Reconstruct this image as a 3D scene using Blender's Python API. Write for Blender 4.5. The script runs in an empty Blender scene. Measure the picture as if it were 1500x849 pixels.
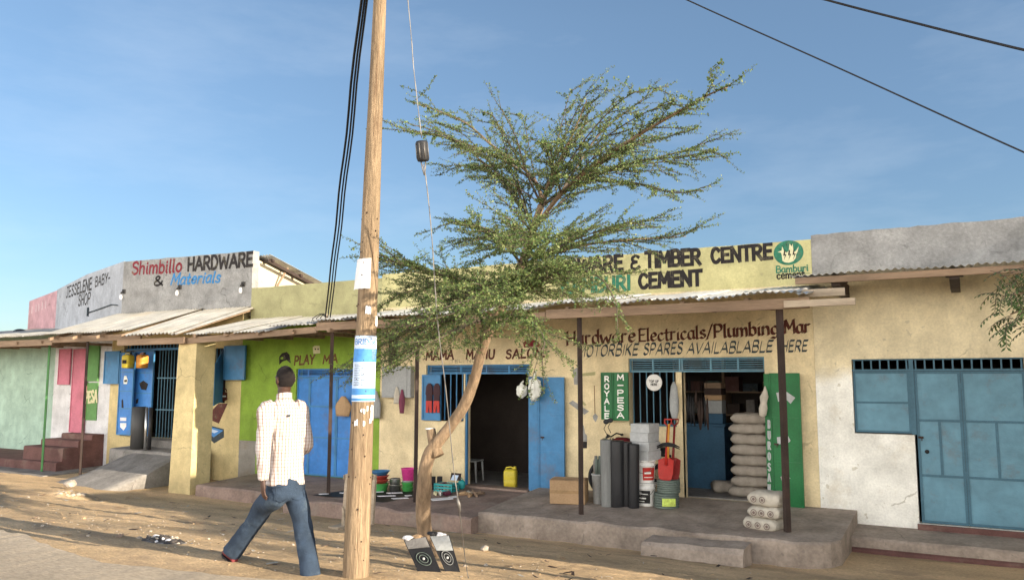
import bpy, bmesh, math, random
from mathutils import Vector, Matrix, noise
random.seed(11)
S = bpy.context.scene
COL = S.collection
R = math.radians
V = Vector

# ------------------------------------------------------------------ camera, sky, sun, exposure
FPX, CX, CY, HZ, YAW, CAMD, CAMZ = 1175.0, 750.0, 424.5, 555.0, 29.8, 13.4, 1.67
PITCH = math.atan((HZ - CY) / FPX)
cam = bpy.data.objects.new('camera', bpy.data.cameras.new('camera'))
COL.objects.link(cam)
cam.location = (0, -CAMD, CAMZ)
cam.rotation_euler = (math.pi / 2 + PITCH, 0, R(YAW))
cam.data.sensor_width = 36
cam.data.lens = FPX / 1500 * 36
cam.data.clip_start = 0.05
cam.data.clip_end = 3000
S.camera = cam

SUN_EL, SUN_AZ = 15.0, -1.5          # azimuth measured from +X towards +Y
sun = bpy.data.objects.new('sun', bpy.data.lights.new('sun', 'SUN'))
COL.objects.link(sun)
sd = V((math.cos(R(SUN_EL)) * math.cos(R(SUN_AZ)), math.cos(R(SUN_EL)) * math.sin(R(SUN_AZ)), math.sin(R(SUN_EL))))
sun.rotation_euler = sd.to_track_quat('Z', 'Y').to_euler()
sun.location = sd * 60
sun.data.energy = 5.0
sun.data.angle = R(0.5)
sun.data.color = (1.0, 0.87, 0.68)
wd = bpy.data.worlds.new('World')
S.world = wd
wd.use_nodes = True
nt = wd.node_tree
sky = nt.nodes.new('ShaderNodeTexSky')
sky.sky_type = 'NISHITA'
sky.sun_disc = False
sky.sun_elevation = R(SUN_EL)
sky.sun_rotation = R(90 - SUN_AZ)
sky.air_density = 1.0
sky.dust_density = 0.3
sky.ozone_density = 2.0
bg = nt.nodes['Background']
bg.inputs['Strength'].default_value = 0.09
# thin high cloud veil, by direction
tc = nt.nodes.new('ShaderNodeTexCoord')
mp = nt.nodes.new('ShaderNodeMapping'); mp.inputs['Scale'].default_value = (1.2, 1.2, 4.5)
ns = nt.nodes.new('ShaderNodeTexNoise'); ns.inputs['Scale'].default_value = 2.6; ns.inputs['Detail'].default_value = 6; ns.inputs['Roughness'].default_value = .62
rp = nt.nodes.new('ShaderNodeValToRGB')
rp.color_ramp.elements[0].position = .48; rp.color_ramp.elements[0].color = (0, 0, 0, 1)
rp.color_ramp.elements[1].position = .80; rp.color_ramp.elements[1].color = (.11, .11, .11, 1)
mx = nt.nodes.new('ShaderNodeMixRGB'); mx.inputs['Color2'].default_value = (6.2, 6.6, 7.0, 1)
L = nt.links
# added bright glow low behind the camera, never in view, lifts the shaded shop fronts
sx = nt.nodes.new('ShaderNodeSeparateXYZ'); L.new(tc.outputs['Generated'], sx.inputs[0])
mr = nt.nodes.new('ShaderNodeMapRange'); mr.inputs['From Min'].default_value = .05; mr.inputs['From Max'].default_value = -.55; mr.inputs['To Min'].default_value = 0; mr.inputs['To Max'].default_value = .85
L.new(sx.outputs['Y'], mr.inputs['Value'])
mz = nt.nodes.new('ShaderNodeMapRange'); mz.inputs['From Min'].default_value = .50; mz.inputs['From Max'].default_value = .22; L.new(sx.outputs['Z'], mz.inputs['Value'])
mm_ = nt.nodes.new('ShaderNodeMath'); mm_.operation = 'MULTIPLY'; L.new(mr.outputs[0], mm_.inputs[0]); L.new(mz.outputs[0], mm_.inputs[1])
L.new(tc.outputs['Generated'], mp.inputs['Vector']); L.new(mp.outputs[0], ns.inputs['Vector'])
L.new(ns.outputs['Fac'], rp.inputs[0]); L.new(rp.outputs[0], mx.inputs['Fac'])
# clearer, bluer air near the horizon than the default gradient
hr_ = nt.nodes.new('ShaderNodeValToRGB'); hr_.color_ramp.elements[0].position = 0; hr_.color_ramp.elements[0].color = (.50, .60, .74, 1)
hr_.color_ramp.elements[1].position = .42; hr_.color_ramp.elements[1].color = (1, 1, 1, 1)
ml = nt.nodes.new('ShaderNodeMixRGB'); ml.blend_type = 'MULTIPLY'; ml.inputs['Fac'].default_value = 1
L.new(sx.outputs['Z'], hr_.inputs[0]); L.new(sky.outputs[0], ml.inputs['Color1']); L.new(hr_.outputs[0], ml.inputs['Color2'])
L.new(ml.outputs[0], mx.inputs['Color1']); 
m2 = nt.nodes.new('ShaderNodeMixRGB'); m2.inputs['Color2'].default_value = (34.0, 32.0, 29.0, 1)  # warm white of the fill glow added to the unseen half of the sky
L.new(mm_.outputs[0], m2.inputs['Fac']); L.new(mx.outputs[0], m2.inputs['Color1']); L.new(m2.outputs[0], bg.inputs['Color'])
S.view_settings.view_transform = 'Standard'
S.view_settings.look = 'None'
S.view_settings.gamma = 1
S.view_settings.use_curve_mapping = False
S.view_settings.exposure = 1.12
S.cycles.max_bounces = 8
S.cycles.diffuse_bounces = 5

# ------------------------------------------------------------------ survey: photograph pixel -> point on a real plane
_y, _p = R(YAW), PITCH
FWD = V((-math.sin(_y) * math.cos(_p), math.cos(_y) * math.cos(_p), math.sin(_p)))
RGT = V((math.cos(_y), math.sin(_y), 0))
UP = RGT.cross(FWD)
CAM = V((0, -CAMD, CAMZ))
def ray(px, py): return FWD + RGT * ((px - CX) / FPX) + UP * ((CY - py) / FPX)
def W(px, py, Y=0.0):
    r = ray(px, py); return CAM + r * ((Y - CAM.y) / r.y)
def G(px, py, z):
    r = ray(px, py); return CAM + r * ((z - CAM.z) / r.z)
def U(px, py, d): return CAM + ray(px, py) * d
def X(px, py=600, Y=0.0): return W(px, py, Y).x
def Z(px, py, Y=0.0): return W(px, py, Y).z
def rnd(a, b): return random.uniform(a, b)

# ------------------------------------------------------------------ objects
def prop(o, label=None, cat=None, group=None, kind=None):
    if label: o['label'] = label
    if cat: o['category'] = cat
    if group: o['group'] = group
    if kind: o['kind'] = kind
    return o
def thing(name, label, cat, loc=(0, 0, 0), rz=0, group=None):
    o = bpy.data.objects.new(name, None); COL.objects.link(o)
    o.location = loc; o.rotation_euler = (0, 0, rz); o.empty_display_size = .2
    return prop(o, label, cat, group)
def wpos(o):
    m = Matrix.Identity(4)
    while o:
        m = o.matrix_basis @ m; o = o.parent
    return m
def dup(root, loc=None, rz=None, label=None, scale=None):
    r = root.copy(); COL.objects.link(r)
    if loc is not None: r.location = loc
    if rz is not None: r.rotation_euler = (r.rotation_euler[0], r.rotation_euler[1], rz)
    if scale: r.scale = scale
    if label: r['label'] = label
    for ch in root.children:
        c = ch.copy(); COL.objects.link(c); c.parent = r
        for g in ch.children:
            d = g.copy(); COL.objects.link(d); d.parent = c
    return r

class MB:
    """collects shapes in world space (or in the thing's own space with local=True) and links them as one mesh"""
    def __init__(s): s.b = bmesh.new()
    def box(s, x0, x1, y0, y1, z0, z1, m=0, bev=0.0, mat=None):
        q = bmesh.new(); bmesh.ops.create_cube(q, size=1)
        bmesh.ops.scale(q, vec=(abs(x1 - x0), abs(y1 - y0), abs(z1 - z0)), verts=q.verts)
        if bev: bmesh.ops.bevel(q, geom=q.edges[:], offset=bev, segments=2, affect='EDGES', profile=.6)
        bmesh.ops.translate(q, vec=((x0 + x1) / 2, (y0 + y1) / 2, (z0 + z1) / 2), verts=q.verts)
        return s.add(q, m, mat)
    def add(s, q, m=0, mat=None):
        if mat is not None: bmesh.ops.transform(q, matrix=mat, verts=q.verts)
        for f in q.faces: f.material_index = m
        me = bpy.data.meshes.new('t'); q.to_mesh(me); q.free()
        s.b.from_mesh(me); bpy.data.meshes.remove(me); return s
    def face(s, pts, m=0, sm=False):
        f = s.b.faces.new([s.b.verts.new(p) for p in pts]); f.material_index = m; f.smooth = sm; return f
    def loft(s, rings, m=0, sm=True, caps=True, closed=True):
        vs = [[s.b.verts.new(p) for p in r] for r in rings]
        n = len(vs[0])
        for a, b in zip(vs, vs[1:]):
            for i in range(n if closed else n - 1):
                f = s.b.faces.new((a[i], a[(i + 1) % n], b[(i + 1) % n], b[i])); f.material_index = m; f.smooth = sm
        if caps:
            f = s.b.faces.new(vs[0][::-1]); f.material_index = m
            f = s.b.faces.new(vs[-1]); f.material_index = m
        return s
    def tube(s, pts, r, n=8, m=0, sm=True, jit=0.0):
        pts = [V(p) for p in pts]
        rr = r if isinstance(r, (list, tuple)) else [r] * len(pts)
        rings = []; prev = None
        for i, p in enumerate(pts):
            t = (pts[min(i + 1, len(pts) - 1)] - pts[max(i - 1, 0)]).normalized()
            if prev is None:
                a = t.cross(V((0, 0, 1)))
                if a.length < .1: a = t.cross(V((1, 0, 0)))
            else: a = prev - t * prev.dot(t)
            a.normalize(); prev = a; b = t.cross(a)
            q = rr[i]
            rings.append([p + a * (math.cos(2 * math.pi * k / n) * q * (1 + rnd(-jit, jit))) + b * (math.sin(2 * math.pi * k / n) * q * (1 + rnd(-jit, jit))) for k in range(n)])
        return s.loft(rings, m, sm)
    def lathe(s, prof, c=(0, 0, 0), n=24, m=0, sm=True, caps=False, sx=1, sy=1):
        c = V(c)
        rings = [[c + V((math.cos(2 * math.pi * k / n) * r * sx, math.sin(2 * math.pi * k / n) * r * sy, z)) for k in range(n)] for r, z in prof]
        return s.loft(rings, m, sm, caps)
    def prism(s, pts, d, m=0):
        """flat polygon pts (3D) pushed along vector d"""
        d = V(d); pts = [V(p) for p in pts]
        a = [s.b.verts.new(p) for p in pts]; b = [s.b.verts.new(p + d) for p in pts]; n = len(pts)
        for f in (s.b.faces.new(a), s.b.faces.new(b[::-1])): f.material_index = m
        for i in range(n):
            s.b.faces.new((a[i], b[i], b[(i + 1) % n], a[(i + 1) % n])).material_index = m
        return s
    def ball(s, c, r, m=0, sx=1, sy=1, sz=1, seg=14):
        q = bmesh.new(); bmesh.ops.create_uvsphere(q, u_segments=seg, v_segments=max(6, seg // 2 + 1), radius=r)
        bmesh.ops.scale(q, vec=(sx, sy, sz), verts=q.verts); bmesh.ops.translate(q, vec=c, verts=q.verts)
        for f in q.faces: f.smooth = True
        return s.add(q, m)
    def build(s, name, mats, parent=None, local=False, fix=True):
        if fix: bmesh.ops.recalc_face_normals(s.b, faces=s.b.faces[:])
        if parent is not None and not local: bmesh.ops.transform(s.b, matrix=wpos(parent).inverted(), verts=s.b.verts)
        me = bpy.data.meshes.new(name); s.b.to_mesh(me); s.b.free()
        for m in (mats if isinstance(mats, (list, tuple)) else [mats]): me.materials.append(m)
        o = bpy.data.objects.new(name, me); COL.objects.link(o)
        if parent is not None: o.parent = parent
        return o

# ------------------------------------------------------------------ materials
def M(name, col, rough=.85, var=.18, scale=2.5, bump=.25, bscale=40, stain=None, metal=0.0, stretch=(1, 1, 1), spec=.3, band=None, fine=.10, sstr=.45, sscale=1.3, streak=0.0):
    m = bpy.data.materials.new(name); m.use_nodes = True
    n = m.node_tree; k = n.links; P = n.nodes['Principled BSDF']
    P.inputs['Roughness'].default_value = rough; P.inputs['Metallic'].default_value = metal
    P.inputs['Specular IOR Level'].default_value = spec
    t = n.nodes.new('ShaderNodeTexCoord'); mp = n.nodes.new('ShaderNodeMapping'); mp.inputs['Scale'].default_value = stretch
    k.new(t.outputs['Object'], mp.inputs['Vector'])
    def nz(sc, det=5, ro=.6, off=0):
        a = n.nodes.new('ShaderNodeTexNoise'); a.inputs['Scale'].default_value = sc; a.inputs['Detail'].default_value = det; a.inputs['Roughness'].default_value = ro
        if off:
            q = n.nodes.new('ShaderNodeMapping'); q.inputs['Location'].default_value = (off, off * .7, off * 1.3); k.new(mp.outputs[0], q.inputs['Vector']); k.new(q.outputs[0], a.inputs['Vector'])
        else: k.new(mp.outputs[0], a.inputs['Vector'])
        return a.outputs['Fac']
    def ramp(src, p0, c0, p1, c1):
        r = n.nodes.new('ShaderNodeValToRGB'); e = r.color_ramp.elements
        e[0].position = p0; e[0].color = (*c0, 1) if len(c0) == 3 else c0
        e[1].position = p1; e[1].color = (*c1, 1) if len(c1) == 3 else c1
        k.new(src, r.inputs[0]); return r.outputs[0]
    def mix(f, a, b, mode='MIX'):
        x = n.nodes.new('ShaderNodeMixRGB'); x.blend_type = mode
        for s_, v in (('Fac', f), ('Color1', a), ('Color2', b)):
            if hasattr(v, 'is_output'): k.new(v, x.inputs[s_])
            else: x.inputs[s_].default_value = v if isinstance(v, float) else (*v, 1)
        return x.outputs[0]
    c = ramp(nz(scale), .32, [q * (1 - var) for q in col], .68, [min(1, q * (1 + var)) for q in col])
    if band:            # a second coat of paint below a height, with an uneven edge
        z0, c2, wob = band
        sp = n.nodes.new('ShaderNodeSeparateXYZ'); k.new(t.outputs['Object'], sp.inputs[0])
        ma = n.nodes.new('ShaderNodeMath'); ma.operation = 'MULTIPLY_ADD'; k.new(nz(1.1, 4, .6, 7), ma.inputs[0]); ma.inputs[1].default_value = wob; k.new(sp.outputs['Z'], ma.inputs[2])
        f = ramp(ma.outputs[0], 0, (0, 0, 0), 1, (1, 1, 1))
        mr = n.nodes.new('ShaderNodeMapRange'); k.new(ma.outputs[0], mr.inputs['Value']); mr.inputs['From Min'].default_value = z0 + wob * .5 - .13; mr.inputs['From Max'].default_value = z0 + wob * .5 + .13
        c = mix(mr.outputs[0], ramp(nz(scale, 5, .6, 3), .32, [q * (1 - var) for q in c2], .68, [min(1, q * (1 + var * .6)) for q in c2]), c)
    if fine: c = mix(fine * 2, c, mix(1.0, c, ramp(nz(bscale * .8, 3), .35, (.55, .55, .55), .65, (1.3, 1.3, 1.3)), 'MULTIPLY'))
    if stain:
        f = ramp(nz(sscale, 8, .68, 11), .54, (0, 0, 0), .66, (sstr, sstr, sstr))
        c = mix(f, c, stain)
    if streak:          # rain streaks and blotchy old limewash
        q = n.nodes.new('ShaderNodeMapping'); q.inputs['Scale'].default_value = (5, 5, .45); k.new(t.outputs['Object'], q.inputs['Vector'])
        a = n.nodes.new('ShaderNodeTexNoise'); a.inputs['Scale'].default_value = 1.6; a.inputs['Detail'].default_value = 7; a.inputs['Roughness'].default_value = .7; k.new(q.outputs[0], a.inputs['Vector'])
        c = mix(streak, c, mix(1.0, c, ramp(a.outputs['Fac'], .36, (.50, .47, .43), .60, (1.12, 1.12, 1.1)), 'MULTIPLY'))
        c = mix(min(1.0, streak * 5), c, mix(1.0, c, ramp(nz(.55, 6, .7, 21), .36, (.62, .60, .56), .60, (1.12, 1.12, 1.1)), 'MULTIPLY'))
    if streak:          # hairline cracks in the plaster, broken up into short runs
        q = n.nodes.new('ShaderNodeTexVoronoi'); q.feature = 'DISTANCE_TO_EDGE'; q.inputs['Scale'].default_value = .8
        w_ = n.nodes.new('ShaderNodeMixRGB'); w_.inputs['Fac'].default_value = .22; w_.blend_type = 'ADD'; k.new(t.outputs['Object'], w_.inputs['Color1'])
        nn = n.nodes.new('ShaderNodeTexNoise'); nn.inputs['Scale'].default_value = 4; nn.inputs['Detail'].default_value = 6; k.new(t.outputs['Object'], nn.inputs['Vector']); k.new(nn.outputs['Color'], w_.inputs['Color2']); k.new(w_.outputs[0], q.inputs['Vector'])
        cr = ramp(q.outputs['Distance'], .003, (1, 1, 1), .009, (0, 0, 0)); mk = ramp(nz(1.7, 4, .6, 31), .52, (0, 0, 0), .60, (.6, .6, .6))
        c = mix(mix(1.0, cr, mk, 'MULTIPLY'), c, [v * .35 for v in col])
        # small chips where the coat has come away
        c = mix(ramp(nz(9, 3, .5, 41), .70, (0, 0, 0), .72, (.55, .55, .55)), c, [v * .55 + .03 for v in col])
    k.new(c, P.inputs['Base Color'])
    if bump:
        bp = n.nodes.new('ShaderNodeBump'); bp.inputs['Strength'].default_value = bump; bp.inputs['Distance'].default_value = .02
        ad = n.nodes.new('ShaderNodeMath'); ad.operation = 'ADD'; k.new(nz(bscale, 6), ad.inputs[0]); k.new(nz(bscale * .13, 4, .6, 5), ad.inputs[1])
        k.new(ad.outputs[0], bp.inputs['Height']); k.new(bp.outputs[0], P.inputs['Normal'])
    return m
BR = (.20, .13, .07)
mt = {}
mt['cream'] = M('cream_limewash', (.71, .59, .37), band=None, stain=(.42, .30, .16), bump=.3, sstr=.24, streak=.07)
mt['rightwall'] = M('cream_over_white', (.72, .63, .43), band=(1.72, (.87, .86, .80), .7), stain=(.50, .41, .27), sstr=.35, bump=.3, streak=.07)
mt['shimcream'] = M('pale_yellow_limewash', (.62, .50, .26), stain=(.40, .30, .15), bump=.3, sstr=.24, streak=.07)
mt['green'] = M('lime_green_paint', (.24, .38, .05), stain=(.14, .22, .05), bump=.3, sstr=.24, streak=.07)
mt['dado'] = M('grey_dado', (.27, .25, .22), stain=BR)
mt['mint'] = M('mint_paint', (.36, .50, .42), stain=(.30, .40, .33), bump=.25, sstr=.24, streak=.07)
mt['white'] = M('white_limewash', (.66, .66, .68), stain=(.45, .42, .40), sstr=.3, streak=.07)
mt['cement'] = M('grey_cement', (.29, .285, .275), var=.25, stain=(.17, .16, .15), bump=.5, bscale=25, streak=.02)
mt['cementd'] = M('dark_cement', (.24, .225, .21), var=.25, stain=(.13, .12, .11), bump=.5, bscale=25, streak=.02)
mt['jess'] = M('bluish_cement', (.40, .42, .46), var=.15, stain=(.22, .23, .25), bump=.4, bscale=25, streak=.07)
mt['pinkwall'] = M('pink_parapet', (.50, .30, .33), stain=(.3, .2, .22), streak=.07)
mt['olive'] = M('olive_parapet_paint', (.38, .36, .19), stain=(.27, .26, .14), sstr=.3, streak=.07)
mt['yellow'] = M('yellow_sign_paint', (.52, .48, .24), stain=(.36, .33, .18), sstr=.3, streak=.07)
mt['block'] = M('block_wall', (.62, .52, .36), stain=(.4, .32, .2))
mt['red_floor'] = M('red_oxide_floor', (.27, .195, .16), var=.25, stain=(.30, .25, .21), sstr=.7, bump=.5, bscale=25, streak=.02)
mt['grey_floor'] = M('cement_floor', (.31, .255, .21), var=.28, stain=(.17, .125, .095), bump=.5, bscale=25, streak=.02)
mt['maroon'] = M('maroon_step', (.14, .07, .062), var=.25, stain=(.25, .19, .15))
mt['blue'] = M('blue_gloss', (.05, .19, .38), rough=.5, var=.12, stain=(.13, .085, .06), sstr=.35, sscale=2.2, bump=.35, bscale=9)
mt['dblue'] = M('blue_enamel', (.04, .19, .52), rough=.5, var=.12, stain=(.13, .085, .06), sstr=.35, sscale=2.2, bump=.35, bscale=9)
mt['steel'] = M('teal_blue_steel', (.115, .25, .33), rough=.5, var=.12, stain=(.13, .085, .06), sstr=.35, sscale=2.2, bump=.35, bscale=9)
mt['steelf'] = M('blue_frame_steel', (.05, .13, .185), rough=.5, var=.12, bump=.1)
mt['gdoor'] = M('green_enamel', (.012, .135, .04), rough=.4, var=.15, stain=(.02, .12, .04), sstr=.4, bump=.1)
mt['pink'] = M('pink_door_paint', (.52, .16, .22), rough=.6, var=.15, stain=(.35, .1, .13))
mt['gpan'] = M('green_panel_paint', (.10, .25, .07), rough=.6)
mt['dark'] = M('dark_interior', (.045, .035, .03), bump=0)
mt['black'] = M('black_paint', (.014, .013, .013), rough=.6, bump=0, var=.1)
mt['ink'] = M('sign_black', (.016, .012, .012), rough=.7, bump=0, var=.3, scale=14, stain=(.20, .175, .11), sstr=.55, sscale=7, fine=.2)
mt['red'] = M('sign_red', (.20, .012, .025), rough=.7, bump=0, var=.2, scale=14, stain=(.20, .175, .11), sstr=.55, sscale=7, fine=.2)
mt['sblue'] = M('sign_blue', (.03, .20, .45), rough=.7, bump=0, var=.2, scale=14, stain=(.20, .175, .11), sstr=.55, sscale=7, fine=.2)
mt['sgreen'] = M('sign_green', (.03, .17, .10), rough=.7, bump=0, var=.25, scale=14, stain=(.20, .175, .11), sstr=.55, sscale=7, fine=.2)
mt['smaroon'] = M('sign_maroon', (.09, .022, .015), rough=.7, bump=0, var=.3, scale=14, stain=(.20, .175, .11), sstr=.55, sscale=7, fine=.2)
mt['slate'] = M('sign_slate', (.035, .05, .06), rough=.7, bump=0, var=.3, scale=14, stain=(.20, .175, .11), sstr=.55, sscale=7, fine=.2)
mt['sbrown'] = M('sign_brown', (.13, .06, .02), rough=.7, bump=0, var=.3, scale=14, stain=(.20, .175, .11), sstr=.55, sscale=7, fine=.2)
mt['swhite'] = M('sign_white', (.75, .78, .72), rough=.7, bump=0, var=.1, scale=14)
mt['scream'] = M('sign_cream', (.66, .62, .38), rough=.7, bump=0, var=.1)
mt['tin'] = M('galvanised_sheet', (.52, .52, .50), rough=.5, metal=.35, var=.2, stain=(.30, .22, .15), sstr=.45, bump=.15, spec=.4)
mt['tinw'] = M('pale_roofing_sheet', (.39, .38, .35), rough=.55, metal=.1, var=.18, stain=(.42, .34, .24), sstr=.4, bump=.15)
mt['wood'] = M('weathered_timber', (.26, .18, .12), var=.3, stretch=(.35, 3, 3), bscale=30, bump=.4, stain=(.12, .08, .055))
mt['woodp'] = M('pale_plank', (.42, .34, .25), var=.25, stretch=(.35, 3, 3), bscale=30, bump=.4, stain=(.25, .19, .14))
mt['rust'] = M('rusty_post', (.042, .027, .022), rough=.7, var=.3, stain=(.09, .045, .03), bump=.3)
mt['gpost'] = M('green_post', (.08, .24, .08), rough=.6, var=.2)
mt['bark'] = M('acacia_bark', (.235, .165, .105), var=.35, scale=6, stretch=(3, 3, .7), bscale=22, bump=.9, stain=(.14, .09, .06), sscale=4)
mt['twig'] = M('twig_bark', (.105, .082, .062), var=.3, bump=0)
mt['pole'] = M('pole_timber', (.265, .19, .118), var=.34, scale=3, stretch=(5, 5, .35), bscale=24, bump=1.0, stain=(.12, .07, .04), sscale=4.2, sstr=.8, fine=.3)
mt['rubber'] = M('black_rubber', (.02, .02, .022), rough=.6, var=.2, bump=.2)
mt['chrome'] = M('chrome', (.6, .6, .6), rough=.2, metal=1.0, var=.05, bump=0)
mt['card'] = M('cardboard', (.38, .25, .14), var=.12, stain=(.28, .17, .09), bump=.15)
mt['grey'] = M('grey_plastic', (.30, .31, .31), rough=.6, var=.12, bump=.05)
mt['lgrey'] = M('grey_carton', (.40, .41, .41), rough=.7, var=.12, bump=.05)
mt['pwhite'] = M('white_plastic', (.74, .73, .70), rough=.45, var=.06, bump=.03)
mt['redp'] = M('red_enamel', (.42, .025, .018), rough=.5, var=.15, bump=.05, stain=(.25, .05, .03))
mt['hose'] = M('green_grey_hose', (.12, .15, .13), rough=.55, var=.15, bump=.2)
mt['lime'] = M('lime_label', (.50, .62, .12), rough=.5, var=.3, scale=20, bump=0)
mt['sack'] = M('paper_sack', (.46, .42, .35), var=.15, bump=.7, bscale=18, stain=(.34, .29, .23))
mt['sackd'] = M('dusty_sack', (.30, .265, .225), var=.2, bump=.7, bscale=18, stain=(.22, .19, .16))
mt['yel'] = M('yellow_plastic', (.62, .50, .05), rough=.45, var=.12, bump=.05, stain=(.45, .33, .05))
mt['oran'] = M('orange_plastic', (.60, .26, .04), rough=.45, var=.12, bump=.05)
mt['pinkp'] = M('pink_plastic', (.70, .06, .30), rough=.4, var=.08, bump=.03)
mt['gplas'] = M('green_plastic', (.08, .40, .10), rough=.4, var=.1, bump=.03)
mt['bplas'] = M('blue_plastic', (.06, .22, .45), rough=.4, var=.1, bump=.03)
mt['rplas'] = M('red_plastic', (.45, .07, .05), rough=.4, var=.1, bump=.03)
mt['teal'] = M('teal_plastic', (.03, .30, .30), rough=.45, var=.1, bump=.05)
mt['alu'] = M('aluminium', (.62, .62, .60), rough=.3, metal=.9, var=.05, bump=.03)
mt['bag'] = M('white_poly_bag', (.70, .71, .66), rough=.4, var=.1, bump=.8, bscale=14)
mt['paper'] = M('white_paper', (.74, .73, .74), rough=.8, var=.06, bump=.15, bscale=12)
mt['pblue'] = M('poster_blue', (.07, .24, .55), rough=.7, var=.15, bump=0)
mt['ppale'] = M('poster_pale_blue', (.50, .62, .78), rough=.7, var=.1, bump=0)
mt['wire'] = M('steel_wire', (.17, .16, .15), rough=.5, metal=.5, var=.2, bump=0)
mt['cable'] = M('black_cable', (.012, .012, .014), rough=.6, var=.1, bump=0)
mt['skin'] = M('dark_skin', (.062, .030, .020), rough=.5, var=.12, bump=.08, spec=.4)
mt['hair'] = M('cropped_black_hair', (.014, .010, .009), rough=.9, var=.2, bump=.6, bscale=160)
mt['shoe'] = M('dark_red_shoe', (.14, .015, .018), rough=.5, var=.15, bump=.1)
mt['stone'] = M('pale_stone', (.42, .36, .29), var=.3, bump=.5)
mt['ash'] = M('ash_rubbish', (.07, .06, .055), var=.5, scale=12, bump=.6, stain=(.4, .38, .35), sscale=9, sstr=.9)
mt['cloth'] = M('maroon_cloth', (.16, .04, .07), var=.2, bump=.4, bscale=14)
# ------------------------------------------------------------------ ground
def smooth(a, b, v):
    t = max(0, min(1, (v - a) / (b - a))); return t
def gz(x, y):
    low = -.77 + .10 * smooth(-13, -18, x)
    z = low * smooth(-7.9, -2.3, y)
    near = max(0, 1 - abs(y + 5) / 6)
    z += near * (.035 * noise.noise(V((x * .55, y * .7, 0))) + .018 * noise.noise(V((x * 2.1, y * 2.3, 4))) + .012 * noise.noise(V((x * 5, y * 6, 9))) + .007 * noise.noise(V((x * 13, y * 13, 2))))
    if -9 < y < -2 and -24 < x < 3:
        for ry, dep in ((-7.15, .035), (-6.35, .025), (-5.2, .02)):       # old wheel ruts along the verge
            q = (y - ry - .18 * noise.noise(V((x * .35, ry, 5)))) / .11; z -= dep * math.exp(-q * q) * (.6 + .6 * noise.noise(V((x * 1.1, ry, 1))))
        c = noise.cell_vector(V((x * 2.2, y * 2.2, 0))); q = ((x * 2.2) % 1 - .2 - .6 * c.x) ** 2 * 3 + ((y * 2.2) % 1 - .2 - .6 * c.y) ** 2 * 9   # footprints
        if c.z > .35: z -= .016 * math.exp(-q * 26)
    return z
def axis(segs):
    out = []
    for a, b, st in segs:
        n = max(1, round((b - a) / st)); out += [a + (b - a) * i / n for i in range(n)]
    return out + [segs[-1][1]]
gx = axis([(-900, -100, 100), (-100, -30, 7), (-30, -22, .4), (-22, -16, .08), (-16, .5, .034), (.5, 8, .4), (8, 60, 6), (60, 900, 105)])
gy = axis([(-900, -80, 100), (-80, -16, 4), (-16, -9.4, .4), (-9.4, -2.6, .034), (-2.6, -1.4, .08), (-1.4, 6, .6), (6, 60, 6), (60, 900, 105)])
g = MB()
gv = [[g.b.verts.new((x, y, gz(x, y))) for x in gx] for y in gy]
for j in range(len(gy) - 1):
    for i in range(len(gx) - 1):
        f = g.b.faces.new((gv[j][i], gv[j][i + 1], gv[j + 1][i + 1], gv[j + 1][i])); f.smooth = True
mt['dirt'] = M('dry_dirt', (.55, .39, .225), var=.25, scale=1.1, bump=1.0, bscale=55, stain=(.30, .215, .14), sstr=.7, sscale=1.1, stretch=(.6, 1.3, 1), fine=.25)
mt['road'] = M('dusty_tarmac', (.46, .375, .275), var=.18, scale=.8, bump=.7, bscale=60, stain=(.27, .23, .19), sstr=.6, sscale=.7, stretch=(.3, 1, 1), fine=.2)
prop(g.build('ground', mt['dirt']), kind='structure')
r = MB(); ex = axis([(-300, -24, 12), (-24, 2, .1), (2, 300, 12)])
ea, eb = [], []
for x in ex:
    e = -8.35 + .13 * noise.noise(V((x * .8, 3, 1))) + .05 * noise.noise(V((x * 4, 3, 1)))
    if abs(x + 6.9) < 2: e -= .45 * (1 - abs(x + 6.9) / 2)
    ea.append(r.b.verts.new((x, e, max(gz(x, e), -.01) + .03))); eb.append(r.b.verts.new((x, -15.9, .035)))
ek = [r.b.verts.new((v.co.x, v.co.y + .05, v.co.z - .06)) for v in ea]
for i in range(len(ex) - 1):
    r.b.faces.new((eb[i], eb[i + 1], ea[i + 1], ea[i])); r.b.faces.new((ea[i], ea[i + 1], ek[i + 1], ek[i]))
prop(r.build('road', mt['road']), kind='structure')

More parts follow.
